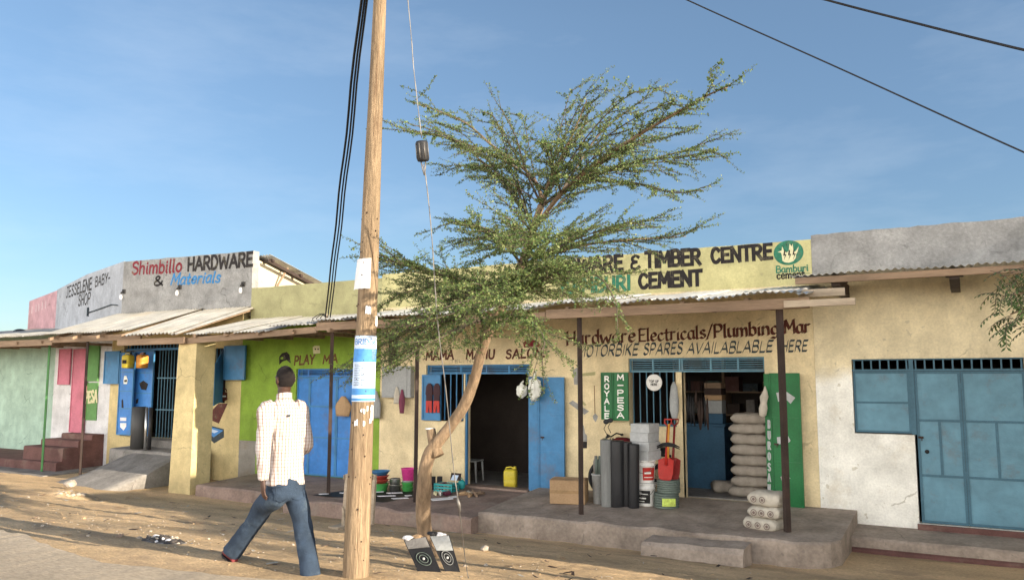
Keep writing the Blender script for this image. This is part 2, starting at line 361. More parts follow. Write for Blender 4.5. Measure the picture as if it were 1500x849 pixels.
# ------------------------------------------------------------------ building helpers
def wall(parent, name, x0, x1, z0, z1, holes, mats, Y=0.0, th=.2, mfn=None, xs=(), zs=(), top=None):
    m = MB()
    hx = sorted({x0, x1, *[h[0] for h in holes], *[h[1] for h in holes], *xs}); hz = sorted({z0, z1, *[h[2] for h in holes], *[h[3] for h in holes], *zs})
    hx = [v for v in hx if x0 <= v <= x1]; hz = [v for v in hz if z0 <= v <= z1]
    def solid(i, j):
        if i < 0 or j < 0 or i >= len(hx) - 1 or j >= len(hz) - 1: return False
        cx, cz = (hx[i] + hx[i + 1]) / 2, (hz[j] + hz[j + 1]) / 2
        return not any(h[0] < cx < h[1] and h[2] < cz < h[3] for h in holes)
    tz = lambda x, z: z + (top(x) if top and abs(z - z1) < 1e-6 else 0)
    for i in range(len(hx) - 1):
        for j in range(len(hz) - 1):
            if not solid(i, j): continue
            a, b, c, d = hx[i], hx[i + 1], hz[j], hz[j + 1]
            k = mfn((a + b) / 2, (c + d) / 2) if mfn else 0
            A0, B0, A1, B1 = tz(a, c), tz(b, c), tz(a, d), tz(b, d)
            m.face([(a, Y, A0), (b, Y, B0), (b, Y, B1), (a, Y, A1)], k)
            m.face([(b, Y + th, B0), (a, Y + th, A0), (a, Y + th, A1), (b, Y + th, B1)], k)
            if not solid(i - 1, j): m.face([(a, Y + th, A0), (a, Y, A0), (a, Y, A1), (a, Y + th, A1)], k)
            if not solid(i + 1, j): m.face([(b, Y, B0), (b, Y + th, B0), (b, Y + th, B1), (b, Y, B1)], k)
            if not solid(i, j - 1): m.face([(a, Y + th, A0), (b, Y + th, B0), (b, Y, B0), (a, Y, A0)], k)
            if not solid(i, j + 1): m.face([(a, Y, A1), (b, Y, B1), (b, Y + th, B1), (a, Y + th, A1)], k)
    return m.build(name, mats, parent, fix=False)

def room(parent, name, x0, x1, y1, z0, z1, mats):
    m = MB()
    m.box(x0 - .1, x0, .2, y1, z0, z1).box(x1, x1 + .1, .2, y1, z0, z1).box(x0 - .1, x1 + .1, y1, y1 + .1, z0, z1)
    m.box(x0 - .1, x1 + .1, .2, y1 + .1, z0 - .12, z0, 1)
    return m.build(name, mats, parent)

def sheeting(parent, name, x0, x1, yb, zb, yf, zf, mats, pw=.78, wob=.02, ragged=.05, per=.085, amp=.012, skew=None):
    """corrugated sheets laid side by side, the corrugation running down the slope"""
    m = MB(); x = x0; k = 0
    while x < x1 - .02:
        w = min(pw, x1 - x); n = max(4, int(w / per * 6))
        dz = (k % 2) * .010 + rnd(-wob, wob) * .4; df = rnd(-ragged, ragged); tl = rnd(-wob, wob)
        rows = [0, .25, .5, .75, .94, 1.0]
        rings = []
        for t in rows:
            y = yb + (yf - df - yb) * t; z = zb + (zf - zb) * t + dz
            rr = []
            for i in range(n + 1):
                px = x + (w + .04) * i / n
                zz = z + amp * math.sin(2 * math.pi * px / per) + tl * (i / n - .5) * t + (wob * .9 * noise.noise(V((px * 2.2, y * 1.2, 7))) * t)
                yy = y + (skew(px) * t if skew else 0)
                rr.append((px, yy, zz))
            rings.append(rr)
        m.loft(rings, 0, True, False, closed=False)
        x += w; k += 1
    o = m.build(name, mats, parent, fix=False)
    md = o.modifiers.new('thick', 'SOLIDIFY'); md.thickness = .003
    return o

def panel_door(parent, name, x0, x1, z0, z1, Y, rows, cols, mats, fr=.035, splits=None):
    """pressed steel leaf: sheet, outer frame and raised bars; mats = [panel, frame]"""
    m = MB(); m.box(x0 + .002, x1 - .002, Y, Y + .025, z0 + .002, z1 - .002, 0)
    p = Y - .014
    m.box(x0, x0 + fr, p, Y + .03, z0, z1, 1); m.box(x1 - fr, x1, p, Y + .03, z0, z1, 1)
    m.box(x0 + fr, x1 - fr, p, Y - .0005, z1 - fr, z1, 1); m.box(x0 + fr, x1 - fr, p, Y - .0005, z0, z0 + fr, 1)
    for rz in rows: m.box(x0 + fr, x1 - fr, p + .002, Y - .0005, z0 + (z1 - z0) * rz - fr / 2, z0 + (z1 - z0) * rz + fr / 2, 1)
    for cx, a, b in (cols or []):
        m.box(x0 + (x1 - x0) * cx - fr / 2, x0 + (x1 - x0) * cx + fr / 2, p + .004, Y - .0005, z0 + (z1 - z0) * a, z0 + (z1 - z0) * b, 1)
    return m.build(name, mats, parent)

def vent(parent, name, x0, x1, z0, z1, mats, slats=4, mull=(), Y=.05):
    m = MB(); f = .03
    m.box(x0, x1, Y, Y + .04, z1 - f, z1).box(x0, x1, Y, Y + .04, z0, z0 + f)
    for q in (x0 + f / 2, x1 - f / 2, *mull): m.box(q - f / 2, q + f / 2, Y - .004, Y + .036, z0 + f, z1 - f)
    for i in range(slats):
        z = z0 + f + (z1 - z0 - 2 * f) * (i + .5) / slats
        m.box(x0 + f, x1 - f, Y + .008, Y + .022, z - .0065, z + .0065)
    return m.build(name, mats, parent)

def bars(parent, name, x0, x1, z0, z1, n, mats, Y=.06, r=.009, hor=()):
    m = MB()
    for i in range(n):
        x = x0 + (x1 - x0) * (i + .5) / n; m.box(x - r, x + r, Y, Y + 2 * r, z0, z1)
    for z in hor: m.box(x0, x1, Y - .006, Y - .001, z - .016, z + .016)
    return m.build(name, mats, parent)

# ------------------------------------------------------------------ brush lettering: a stroke font painted with a round or broad brush
GL = {
'A': (.72, '0,0 .36,1 .72,0|.13,.36 .59,.36'), 'B': (.62, '.06,0 .06,1|~.06,.98 .42,.98 .54,.76 .42,.54 .06,.53|~.06,.53 .46,.52 .6,.27 .46,.02 .06,.02'),
'C': (.64, '~.6,.8 .44,.97 .2,.92 .06,.5 .2,.08 .44,.03 .62,.2'), 'D': (.66, '.06,0 .06,1|~.06,.98 .4,.95 .62,.5 .4,.05 .06,.02'),
'E': (.56, '.06,0 .06,1|.06,.97 .54,.97|.06,.52 .48,.52|.06,.03 .56,.03'), 'F': (.54, '.06,0 .06,1|.06,.97 .54,.97|.06,.52 .46,.52'),
'G': (.66, '~.6,.8 .42,.97 .18,.9 .06,.5 .2,.08 .46,.03 .62,.2|.62,.2 .62,.45 .4,.45'), 'H': (.66, '.06,0 .06,1|.6,0 .6,1|.06,.5 .6,.5'),
'I': (.16, '.08,0 .08,1'), 'J': (.5, '.1,.97 .5,.97|~.36,.97 .36,.2 .22,.02 .03,.14'), 'K': (.62, '.06,0 .06,1|.56,1 .08,.45|.2,.56 .6,0'),
'L': (.52, '.06,1 .06,.03|.06,.03 .52,.03'), 'M': (.8, '.04,0 .1,1 .4,.3 .7,1 .76,0'), 'N': (.68, '.06,0 .06,1|.06,1 .62,0|.62,0 .62,1'),
'O': (.7, '~.35,.98 .08,.76 .08,.24 .35,.02 .62,.24 .62,.76 .35,.98'), 'P': (.6, '.06,0 .06,1|~.06,.97 .42,.97 .56,.72 .42,.47 .06,.46'),
'R': (.64, '.06,0 .06,1|~.06,.97 .42,.97 .56,.74 .42,.5 .06,.49|.28,.49 .62,0'), 'S': (.58, '~.53,.82 .36,.98 .1,.88 .1,.64 .32,.52 .52,.36 .48,.1 .24,.01 .04,.17'),
'T': (.6, '.3,0 .3,.97|0,.97 .6,.97'), 'U': (.66, '~.06,1 .06,.3 .2,.03 .46,.03 .6,.3 .6,1'), 'V': (.66, '0,1 .33,0 .66,1'), 'W': (.92, '0,1 .2,0 .46,.8 .72,0 .92,1'),
'Y': (.64, '0,1 .32,.48 .64,1|.32,.48 .32,0'), '&': (.72, '~.68,0 .3,.5 .16,.78 .32,.97 .46,.8 .3,.56 .08,.34 .1,.08 .34,.01 .56,.2 .64,.44'),
'3': (.56, '~.5,.86 .3,.99 .08,.86 .12,.64 .36,.53|~.36,.53 .06,.44 .03,.14 .28,.0 .54,.16'),
'/': (.42, '0,-.1 .42,1.08'), '.': (.16, '.05,.03 .11,.03'), '-': (.4, '.04,.45 .36,.45'), ',': (.16, '.1,.06 .03,-.12'),
'a': (.52, '~.44,.56 .24,.63 .06,.46 .06,.14 .2,.0 .36,.08 .44,.3|~.44,.62 .44,.16 .52,.02'), 'b': (.5, '.06,0 .06,1|~.06,.46 .24,.62 .42,.5 .44,.16 .26,.0 .06,.1'),
'c': (.46, '~.42,.5 .24,.62 .07,.44 .07,.16 .24,.0 .44,.12'), 'd': (.52, '~.44,.5 .24,.62 .07,.46 .07,.14 .22,.0 .42,.14|.44,0 .44,1'),
'e': (.48, '~.07,.32 .42,.36 .36,.57 .22,.62 .07,.44 .07,.16 .24,.0 .45,.12'), 'g': (.52, '~.44,.54 .24,.62 .07,.46 .07,.18 .22,.05 .42,.16|~.44,.62 .44,.0 .3,-.24 .06,-.2'),
'h': (.52, '.06,0 .06,1|~.06,.44 .26,.62 .42,.5 .44,.0'), 'i': (.2, '~.09,.6 .09,.1 .16,.0|.09,.82 .1,.87'), 'k': (.48, '.06,0 .06,1|.42,.6 .08,.26|.18,.36 .46,0'),
'l': (.2, '~.08,1 .08,.1 .17,.0'), 'm': (.78, '.06,0 .06,.62|~.06,.42 .22,.62 .37,.5 .38,.0|~.38,.42 .56,.62 .69,.5 .71,.0'), 'n': (.52, '.06,0 .06,.62|~.06,.42 .26,.62 .42,.5 .45,.0'),
'o': (.52, '~.26,.62 .07,.46 .07,.16 .26,.0 .45,.16 .45,.46 .26,.62'), 'p': (.5, '.06,-.3 .06,.62|~.06,.46 .24,.62 .42,.5 .44,.16 .26,.0 .06,.1'),
'r': (.4, '.06,0 .06,.62|~.06,.4 .2,.6 .38,.56'), 's': (.44, '~.4,.5 .24,.62 .08,.52 .14,.36 .34,.27 .4,.1 .22,.0 .04,.1'), 't': (.36, '~.14,.9 .14,.14 .24,.0 .36,.06|.0,.6 .32,.6'),
'u': (.52, '~.06,.62 .07,.14 .22,.0 .42,.14|~.44,.62 .44,.14 .52,.0'), 'w': (.74, '0,.62 .17,0 .37,.5 .57,0 .74,.62'), 'v': (.5, '0,.62 .25,0 .5,.62'),
}
def crom(p, seg=7):
    q = [p[0]] + p + [p[-1]]
    if (p[0] - p[-1]).length < 1e-6: q = [p[-2]] + p + [p[1]]
    out = []
    for i in range(1, len(q) - 2):
        a, b, c, d = q[i - 1], q[i], q[i + 1], q[i + 2]
        for s in range(seg):
            t = s / seg
            out.append(.5 * ((2 * b) + (c - a) * t + (2 * a - 5 * b + 4 * c - d) * t * t + (3 * b - a - 3 * c + d) * t ** 3))
    out.append(p[-1]); return out
def letters(text, gap=.16, space=.42, jit=.045, slant=0.0):
    """list of strokes in cap-height units, and total width"""
    x = 0; out = []
    for ch in text:
        if ch == ' ': x += space; continue
        w, src = GL[ch]; dy = rnd(-jit, jit); sc = 1 + rnd(-jit, jit) * 1.5
        for st in src.split('|'):
            sm = st[0] == '~'; p = [V((float(a.split(',')[0]), float(a.split(',')[1]))) for a in st.lstrip('~').split()]
            for pp in ([crom(p)] if sm else list(zip(p, p[1:]))):
                out.append([V((x + v.x + slant * v.y, v.y * sc + dy)) for v in pp])
        x += w + gap
    return out, x - gap
def paint(text, parent, mat, p0, p1, capx, Y=0.0, pen=.13, nib=None, slant=0.0, gap=.16, space=.42, jit=.02, name='painted_lettering', frame=None, vertical=False, lift=.003, serif=False):
    """p0,p1: photograph pixels of the baseline's two ends on plane Y; frame=(origin,u,v,n) overrides it"""
    st, wid = letters(text, gap, space, jit, slant)
    if frame is None:
        a, b = W(*p0, Y), W(*p1, Y); mid = ((p0[0] + p1[0]) / 2, (p0[1] + p1[1]) / 2)
        cap = W(mid[0], mid[1] - capx, Y).z - W(mid[0], mid[1], Y).z
        o, u, v, n, sx, sy = a, (b - a) / wid, V((0, 0, cap)), V((0, -1, 0)), (b - a).length / wid, cap
    else:
        o, u, v, n = frame; sx, sy = u.length * 1.0, v.length
        u = u / wid; sx = u.length
    m = MB(); k = 0; w = pen * min(sy, sy)
    un, vn = u.normalized(), v.normalized()
    if serif:
        ex = []
        for s in st:
            for e in (s[0], s[-1]):
                if e.y < .05 or abs(e.y - 1) < .06 or abs(e.y - .62) < .03: ex.append([e + V((-.075, -.01)), e + V((.085, .015))])
        st = st + ex
    for s in st:
        P = [o + u * q.x + v * q.y for q in s]; k += 1
        off = n * (lift + .00025 * k)
        Ls, Rs = [], []
        for i, p in enumerate(P):
            t = (P[min(i + 1, len(P) - 1)] - P[max(i - 1, 0)]).normalized()
            side = (vn * un.dot(t) - un * vn.dot(t))
            if nib:
                d = un * math.cos(nib) + vn * math.sin(nib)
                h = d * (w * .5); sd_ = side.dot(h)
                hv = h if sd_ >= 0 else -h
                if abs(sd_) < w * .13: hv = hv + side * (w * .13)
            else: hv = side * (w * .5 * (1 + .22 * noise.noise(p * 11)))
            e = V((0, 0, 0))
            if not nib and i == 0: e = -t * w * .35
            if not nib and i == len(P) - 1: e = t * w * .35
            Ls.append(p + hv + off + e); Rs.append(p - hv + off + e)
        va = [m.b.verts.new(q) for q in Ls]; vb = [m.b.verts.new(q) for q in Rs]
        for i in range(len(P) - 1): m.b.faces.new((va[i], va[i + 1], vb[i + 1], vb[i]))
    return m.build(name, mat, parent, fix=False)
def decal(m, pix, mi=0, Y=0.0, lift=.003):
    m.face([W(x, y, Y - lift) for x, y in pix], mi)
def plinth(parent, name, x0, x1, yb, zb, yf, zf, zbot, mat, nx=14, wear=.018, round_right=0):
    m = MB(); rings = []
    for i in range(nx + 1):
        x = x0 + (x1 - x0) * i / nx
        n1 = wear * (noise.noise(V((x * 1.7, yf, 3))) + .8 * noise.noise(V((x * 7, yf, 13)))); n2 = wear * (noise.noise(V((x * 2.3, yf, 8))) + .5 * min(0, noise.noise(V((x * 8, yf, 18)))))
        yy = yf + n1
        if round_right and x > x1 - round_right:
            q = (x - (x1 - round_right)) / round_right; yy += round_right * .8 * (1 - math.sqrt(max(0, 1 - q * q)))
        rings.append([(x, yb, zb), (x, (yb + yy) / 2, (zb + zf) / 2 + n2 * .5), (x, yy + .03, zf + n2), (x, yy, zf - .03 + n2), (x, yy - .02, zbot), (x, yb, zbot)])
    m.loft(rings, 0, False, True)
    return m.build(name, mat, parent)

def slab_roof(parent, x0, x1, z, y1=5.0):
    MB().box(x0, x1, .2, y1, z, z + .1).build('roof_slab', mt['cement'], parent)

def post(parent, x, y, z0, z1, mat, s=.03, dx=0.0):
    m = MB(); m.tube([(x, y, z0), (x + dx * .5 + .004, y, (z0 + z1) / 2), (x + dx, y, z1)], s * 1.15, 4 if s > .02 else 8, 0, False)
    return m.build('post', mat, parent)

XB = X(1197, 620)              # joint between the two right hand buildings
XG = X(556, 600)               # joint green shop / salon
XS = X(368, 440)               # joint hardware shop on the left / green shop
XJ = -19.75                    # left corner of the grey parapet

# ================================================= right cream building
b1 = thing('shop_building', 'cream and white building with teal blue steel gate at right edge of the row', 'building', (0, 0, 0))
wx0, wx1 = X(1250, 590), X(1337, 590); dx0, dx1 = X(1342, 660), .62
vz0, vz1 = 1.79, 1.975
holes = [(wx0, dx1, vz0, vz1), (wx0, wx1 + .002, .85, vz0), (wx1 + .002, dx1, -.42, vz0)]
def rough(x): return .035 * noise.noise(V((x * 2.2, 1, 1))) + .02 * noise.noise(V((x * 9, 2, 1)))
xs = [XB + .12 * i for i in range(1, 46)]
wall(b1, 'wall', XB + .003, 3.2, -1.0, 3.19, holes, [mt['rightwall']], th=.2)
wall(b1, 'parapet', XB + .02, 3.2, 3.19, 3.965, [], [mt['cement']], th=.2, xs=xs, top=rough)
room(b1, 'interior', XB + .2, 3.0, 3.0, -.5, 3.0, [mt['dark'], mt['dark']]); slab_roof(b1, XB + .05, 3.2, 3.2)
wall(b1, 'side_wall', 3.2, 3.201, -1, 3.9, [], [mt['cement']])
vent_m = MB()
for k in range(19):
    x = wx0 + .03 + (dx1 - wx0 - .06) * k / 18; vent_m.box(x - .011, x + .011, .03, .05, vz0 + .03, vz1 - .02)
vent_m.box(wx0, dx1, .025, .055, vz1 - .02, vz1).box(wx0, dx1, .02, .055, vz0, vz0 + .03).box(wx1 - .03, wx1 + .03, .018, .056, vz0 + .03, vz1 - .02)
vent_m.build('vent_grille', mt['steelf'], b1)
st2 = [mt['steel'], mt['steelf']]
panel_door(b1, 'window_shutter', wx0 + .01, wx1 - .035, .87, vz0 - .005, .05, [.49], None, st2, .03)
MB().box(wx1 - .034, wx1 + .034, .02, .08, .855, vz0 - .003).build('door_post', mt['steelf'], b1)
la, lb = X(1348, 660), X(1413, 660)
h = vz0 + .42
r1, r2 = (Z(1380, 698) + .42) / h, (Z(1380, 616) + .42) / h
d1 = panel_door(b1, 'door_leaf', wx1 + .036, lb, -.41, vz0 - .005, .05, [r1, r2], [(.5, r1, r2)], st2, .035)
q = MB(); c = W(1358, 661, .03); q.lathe([(.001, 0), (.026, 0), (.03, .004), (.03, .008), (.001, .008)], (0, 0, 0), 16)
bmesh.ops.transform(q.b, matrix=Matrix.Translation((c.x, .036, c.z)) @ Matrix.Rotation(math.pi / 2, 4, 'X'), verts=q.b.verts)
q.build('lock_hole', mt['black'], d1)
panel_door(b1, 'door_leaf', lb + .004, dx1, -.41, vz0 - .005, .05, [r1, r2], [(.52, r1, r2)], st2, .035)
for z in (1.52, .25):
    hm = MB(); hm.box(lb - .016, lb + .02, .022, .034, z, z + .09); hm.build('hinge', mt['steelf'], b1)
sheeting(b1, 'roof_sheeting', XB - .12, 3.2, -.01, 3.215, -1.15, 3.185, mt['tin'], wob=.012, ragged=.02, amp=.014, per=.10)
m = MB(); m.box(XB - .05, 3.2, -1.10, -1.05, 3.06, 3.155, 0, .006); m.build('fascia_board', mt['wood'], b1)
for xx, mm in ((X(1226, 415, -.9), 'maroon'), (X(1398, 410, -.9), 'maroon')):
    mb = MB()
    mb.prism([(xx - .06, -1.03, 3.12), (xx - .06, -1.03, 3.02), (xx - .06, -.62, 2.93), (xx - .06, -.02, 2.93), (xx - .06, -.02, 3.12)], (.12, 0, 0))
    mb.box(xx - .11, xx + .11, -.8, -.6, 3.09, 3.14); mb.build('rafter', mt['rust'], b1)
plinth(b1, 'step', XB + .32, 3.2, .0, -.50, -.75, -.56, -.70, mt['grey_floor'])
plinth(b1, 'plinth', XB + .30, 3.2, .0, -.70, -.78, -.70, -1.3, mt['maroon'], wear=.004)
MB().box(dx0 - .03, 3.2, -.06, .19, -.51, -.425).build('door_sill', mt['maroon'], b1)

# ================================================= off to the right, beyond the frame: the building whose shade lies over the row
nb = thing('neighbour_building', 'single storey plastered building standing further forward, beyond the right edge', 'building', (6, -4.9, 0))
m = MB(); m.box(3.25, 13, -4.9, 5, -1.2, 4.3); m.build('wall', mt['rightwall'], nb)
m = MB(); m.box(3.2, 13.05, -4.95, 5.05, 4.3, 4.37); m.build('coping', mt['cement'], nb)
m = MB(); m.box(5.5, 6.5, -4.93, -4.88, -.6, 1.6); m.build('door', mt['steel'], nb)

# ================================================= hardware and timber centre (with the salon at its left)
b2 = thing('shop_building', 'yellow walled hardware shop and salon under a long painted sign parapet', 'building', (-6, 0, 0))
sx0, sx1, sxm = X(624, 570), X(776, 560), X(681, 600)
hx0, hx1, hxm, hxd = X(921, 560), X(1120, 545), X(990, 560), X(1000, 620)
svz0, svz1 = 1.77, 1.955; hvz0, hvz1 = 1.79, 2.035
holes = [(sx0, sx1, svz0, svz1), (sx0, sxm - .03, .84, svz0), (sxm, sx1, -.41, svz0),
         (hx0, hx1, hvz0, hvz1), (hx0, hxm, .86, hvz0), (hxd, hx1, -.32, hvz0)]
wall(b2, 'wall', XG + .003, XB, -1.0, 3.17, holes, [mt['cream']])
wall(b2, 'parapet', XG + .003, XB + .017, 3.17, 3.90, [], [mt['yellow'], mt['cement']], xs=[XG + .25 * i for i in range(1, 33)], top=lambda x: .5 * rough(x), mfn=lambda x, z: 1 if x > XB - .09 else 0)
slab_roof(b2, XG, XB, 3.2)
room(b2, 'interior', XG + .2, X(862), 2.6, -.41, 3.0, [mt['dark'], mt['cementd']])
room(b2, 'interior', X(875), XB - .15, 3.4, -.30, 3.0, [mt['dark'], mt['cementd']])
plinth(b2, 'platform', -7.05, X(1226, 790, -2.1), .0, -.30, -2.2, -.44, -1.15, mt['grey_floor'], 60, .034, round_right=.55)
plinth(b2, 'platform', XG - .25, -7.04, .0, -.41, -2.42, -.50, -1.15, mt['red_floor'], 40, .03)
c0 = G(565, 776, -.74); c1 = G(672, 792, -.74)
plinth(b2, 'low_step', c0.x, c1.x, -2.35, -.76, c1.y, -.74, -1.1, mt['red_floor'], 10, .03)
MB().box(sxm, sx1, -.10, .19, -.412, -.375).build('door_sill', mt['red_floor'], b2)
blu = [mt['blue'], mt['blue']]
vent(b2, 'vent_grille', sx0, sx1, svz0, svz1, mt['blue'], 4, (sx0 + (sx1 - sx0) * .34, sx0 + (sx1 - sx0) * .59, sx0 + (sx1 - sx0) * .8))
MB().box(sxm - .03, sxm + .03, .02, .08, -.41, svz0).build('door_post', mt['blue'], b2)
MB().box(sx1 - .04, sx1 - .001, .02, .08, -.37, svz0).build('door_post', mt['blue'], b2)
bars(b2, 'window_bars', sx0 + .35, sxm - .03, .86, svz0, 4, mt['blue'])
# salon window shutter, open against the reveal
sh = panel_door(b2, 'window_shutter', sx0 - .06, X(645, 585, -.06), .85, svz0 - .01, -.05, [], None, blu, .035)
# salon door, folded open flat on the wall
dl = panel_door(b2, 'door_leaf', X(789, 620, -.08), X(827, 620, -.08), Z(808, 718, -.08), Z(808, 552, -.08), -.09, [.335, .665], None, blu, .03)
MB().box(X(777, 620, -.03), X(788, 620, -.08), -.085, -.005, Z(782, 718, -.05), Z(782, 551, -.05)).build('door_leaf', mt['blue'], b2)
# hardware shop front
vent(b2, 'vent_grille', hx0, hx1, hvz0, hvz1, mt['steel'], 5, (X(955, 535), hxd - .045, hxd + .0, X(1040, 535), X(1080, 535)))
bars(b2, 'window_bars', hx0, hxm, .87, hvz0, 7, mt['steelf'], hor=(.88,))
m = MB(); m.box(hxm + .0, hxd, .015, .10, -.32, hvz0); m.build('door_post', mt['steel'], b2)
# two green shutter leaves folded back beside the window
s1 = panel_door(b2, 'window_shutter', X(881, 580, -.07), X(897, 580, -.07), Z(889, 614, -.07), Z(889, 545, -.07), -.08, [], None, [mt['gdoor']] * 2, .02)
s2 = panel_door(b2, 'window_shutter', X(898, 580, -.07), X(921, 580, -.07), Z(909, 615.5, -.07), Z(909, 545, -.07), -.09, [], None, [mt['gdoor']] * 2, .02)
YS = -.082
def vword(parent, word, cx, ytop, ybot, w, mat, Y, pen=.2, dxdy=0.0):
    n = len(word); sp = (ybot - ytop) / n
    for i, ch in enumerate(word):
        if ch == ' ': continue
        yb = ytop + sp * (i + .86); x = cx + dxdy * (yb - ytop)
        o = W(x - w / 2, yb, Y); e = W(x + w / 2, yb, Y); t = W(x - w / 2, yb - sp * .7, Y)
        yield ch, o, e - o, t - o
def vsign(parent, word, cx, ytop, ybot, w, mat, Y, pen=.2, dxdy=0.0, name='painted_lettering'):
    objs = []
    for ch, o, u, v in vword(parent, word, cx, ytop, ybot, w, mat, Y, pen, dxdy):
        objs.append(paint(ch, parent, mat, None, None, 0, pen=pen, frame=(o, V((u.length, 0, 0)), V((0, 0, v.length)), V((0, -1, 0))), jit=.01))
    base = objs[0]; bmm = bmesh.new()
    for o in objs: bmm.from_mesh(o.data)
    bmm.to_mesh(base.data); bmm.free(); base.name = name
    for o in objs[1:]:
        me = o.data; bpy.data.objects.remove(o); bpy.data.meshes.remove(me)
    return base
vsign(s1, 'ROYALE', 889, 549, 614, 6.5, mt['swhite'], -.095, .24)
vsign(s2, 'M-PESA', 909, 547, 613, 9.5, mt['swhite'], -.105, .24)
# green door leaf folded back at the right of the doorway
g0, g1 = X(1130, 640, -.10), X(1175, 640, -.10)
gz0, gz1 = Z(1152, 743, -.12), Z(1152, 546, -.12)
gd = panel_door(b2, 'door_leaf', g0, g1, gz0, gz1, -.12, [.33, .66], None, [mt['gdoor']] * 2, .022)
m = MB(); m.box(X(1123, 640, -.05), g0 - .006, -.12, -.01, gz0 + .12, gz1 - .01); ge = m.build('door_leaf', mt['gdoor'], b2)
vsign(ge, 'DUROSAN', 1127, 613, 722, 3.4, mt['lgrey'], -.122, .2)
# painted pictures on the green leaf: a sprayer, a tin and a brush, worn
m = MB()
decal(m, [(1137, 575), (1150, 572), (1165, 582), (1158, 591), (1151, 584), (1140, 588)], 0, -.12)
decal(m, [(1138, 640), (1154, 637), (1158, 645), (1153, 650), (1139, 650)], 0, -.12)
decal(m, [(1143, 698), (1152, 693), (1158, 700), (1147, 708)], 1, -.12)
m.build('painted_pictures', [mt['lgrey'], mt['cement']], gd, fix=False)
# lettering of the parapet and the wall
paint('HARDWARE', b2, mt['ink'], (787, 404), (912, 394.6), 21, 0, 0.256, gap=.13, jit=.015)
paint('3', b2, mt['ink'], (925, 394.6), (937, 393.4), 20, 0, 0.230)
paint('TIMBER', b2, mt['ink'], (946, 391.8), (1026, 386.6), 22, 0, 0.256, gap=.12, jit=.02)
paint('CENTRE', b2, mt['ink'], (1042, 385), (1131, 378.6), 21, 0, 0.256, gap=.14, jit=.015)
paint('BAMBURI', b2, mt['sgreen'], (822, 430), (923, 424), 20, 0, 0.243, gap=.16, jit=.015)
paint('CEMENT', b2, mt['ink'], (936, 422), (1028, 417), 21, 0, 0.269, gap=.12, jit=.015)
paint('Hardware', b2, mt['smaroon'], (830, 505), (931, 500), 20, 0, .22, R(35), gap=.10, serif=True)
paint('Electricals/', b2, mt['smaroon'], (936, 500), (1044, 494.5), 18.5, 0, .22, R(35), gap=.09, serif=True)
paint('Plumbing', b2, mt['smaroon'], (1046, 494.5), (1141, 489), 19, 0, .25, R(35), gap=.09, serif=True)
paint('Mar', b2, mt['smaroon'], (1149, 488.5), (1187, 486.5), 19, 0, .25, R(35), gap=.09, serif=True)
paint('MOTORBIKE', b2, mt['slate'], (846, 522.5), (934, 519.5), 16.5, 0, .21, R(60), slant=.22, gap=.12)
paint('SPARES', b2, mt['slate'], (942, 519.5), (999, 518), 16.5, 0, .21, R(60), slant=.22, gap=.12)
paint('AVAILABLABLE', b2, mt['slate'], (1006, 518), (1131, 515), 16.5, 0, .21, R(60), slant=.22, gap=.10)
paint('HERE', b2, mt['slate'], (1144, 515), (1182, 514), 16.5, 0, .21, R(60), slant=.22, gap=.12)
paint('MAMA', b2, mt['smaroon'], (624, 527), (664, 525.5), 13, 0, .22, slant=.08)
paint('MAHU', b2, mt['smaroon'], (683, 525.3), (724, 524.6), 13, 0, .22, slant=.08)
paint('SALON.', b2, mt['smaroon'], (741, 525), (798, 522.5), 13, 0, .22, slant=.08)
paint('TEL. NO.', b2, mt['slate'], (660, 531), (700, 530), 4.5, 0, .14)
m = MB(); decal(m, [(768, 509), (766, 502), (772, 497), (781, 496), (788, 500), (793, 508), (781, 507)], 0); m.build('painted_picture', mt['red'], b2, fix=False)
# emblem disc
m = MB(); cc = W(1155, 370, 0)
rx = (X(1177, 370) - X(1133, 370)) / 2; rz = Z(1155, 352) - cc.z
m.face([(cc.x + rx * math.cos(a), -.0032, cc.z + rz * math.sin(a)) for a in [2 * math.pi * k / 40 for k in range(40)]], 0)
def em(pts, mi, lift):
    m.face([(cc.x + rx * x, -lift, cc.z + rz * y) for x, y in pts], mi)
em([(-.42, -.62), (-.46, -.1), (-.50, .05), (-.72, .12), (-.45, .22), (-.40, .55), (-.30, .20), (-.14, .02), (.02, .14), (.10, .72), (.24, .50), (.30, .72), (.34, .10), (.46, .05), (.70, .45), (.62, .05), (.50, -.2), (.46, -.5), (.30, -.72), (0, -.82), (-.28, -.76)], 1, .0045)
for dx_ in (-.26, .06, .36):
    em([(dx_ - .02, .22 if dx_ else .3), (dx_ - .10, -.22), (dx_ + .02, -.20), (dx_ - .07, -.62), (dx_ + .13, -.10), (dx_ + .02, -.12), (dx_ + .06, .2)], 2, .0058)
for a, l in ((150, .9), (125, .93), (100, .95), (70, .95), (42, .92), (15, .9)):
    x, y = math.cos(R(a)) * l, math.sin(R(a)) * l
    em([(x * .62 - .02, y * .62), (x * .62 + .03, y * .62 + .02), (x * .93, y * .93)], 2, .0046)
lg = m.build('emblem', [mt['sgreen'], mt['scream'], mt['ink']], b2, fix=False)
paint('Bamburi', b2, mt['sgreen'], (1137, 399.5), (1184, 396.5), 9.5, 0, .2, gap=.1)
paint('cement', b2, mt['ink'], (1138, 408.5), (1179, 406), 11, 0, .17, gap=.1)
m = MB(); decal(m, [(1137, 402.2), (1186, 399.4), (1186, 400.4), (1137, 403.2)]); m.build('painted_line', mt['sgreen'], b2, fix=False)
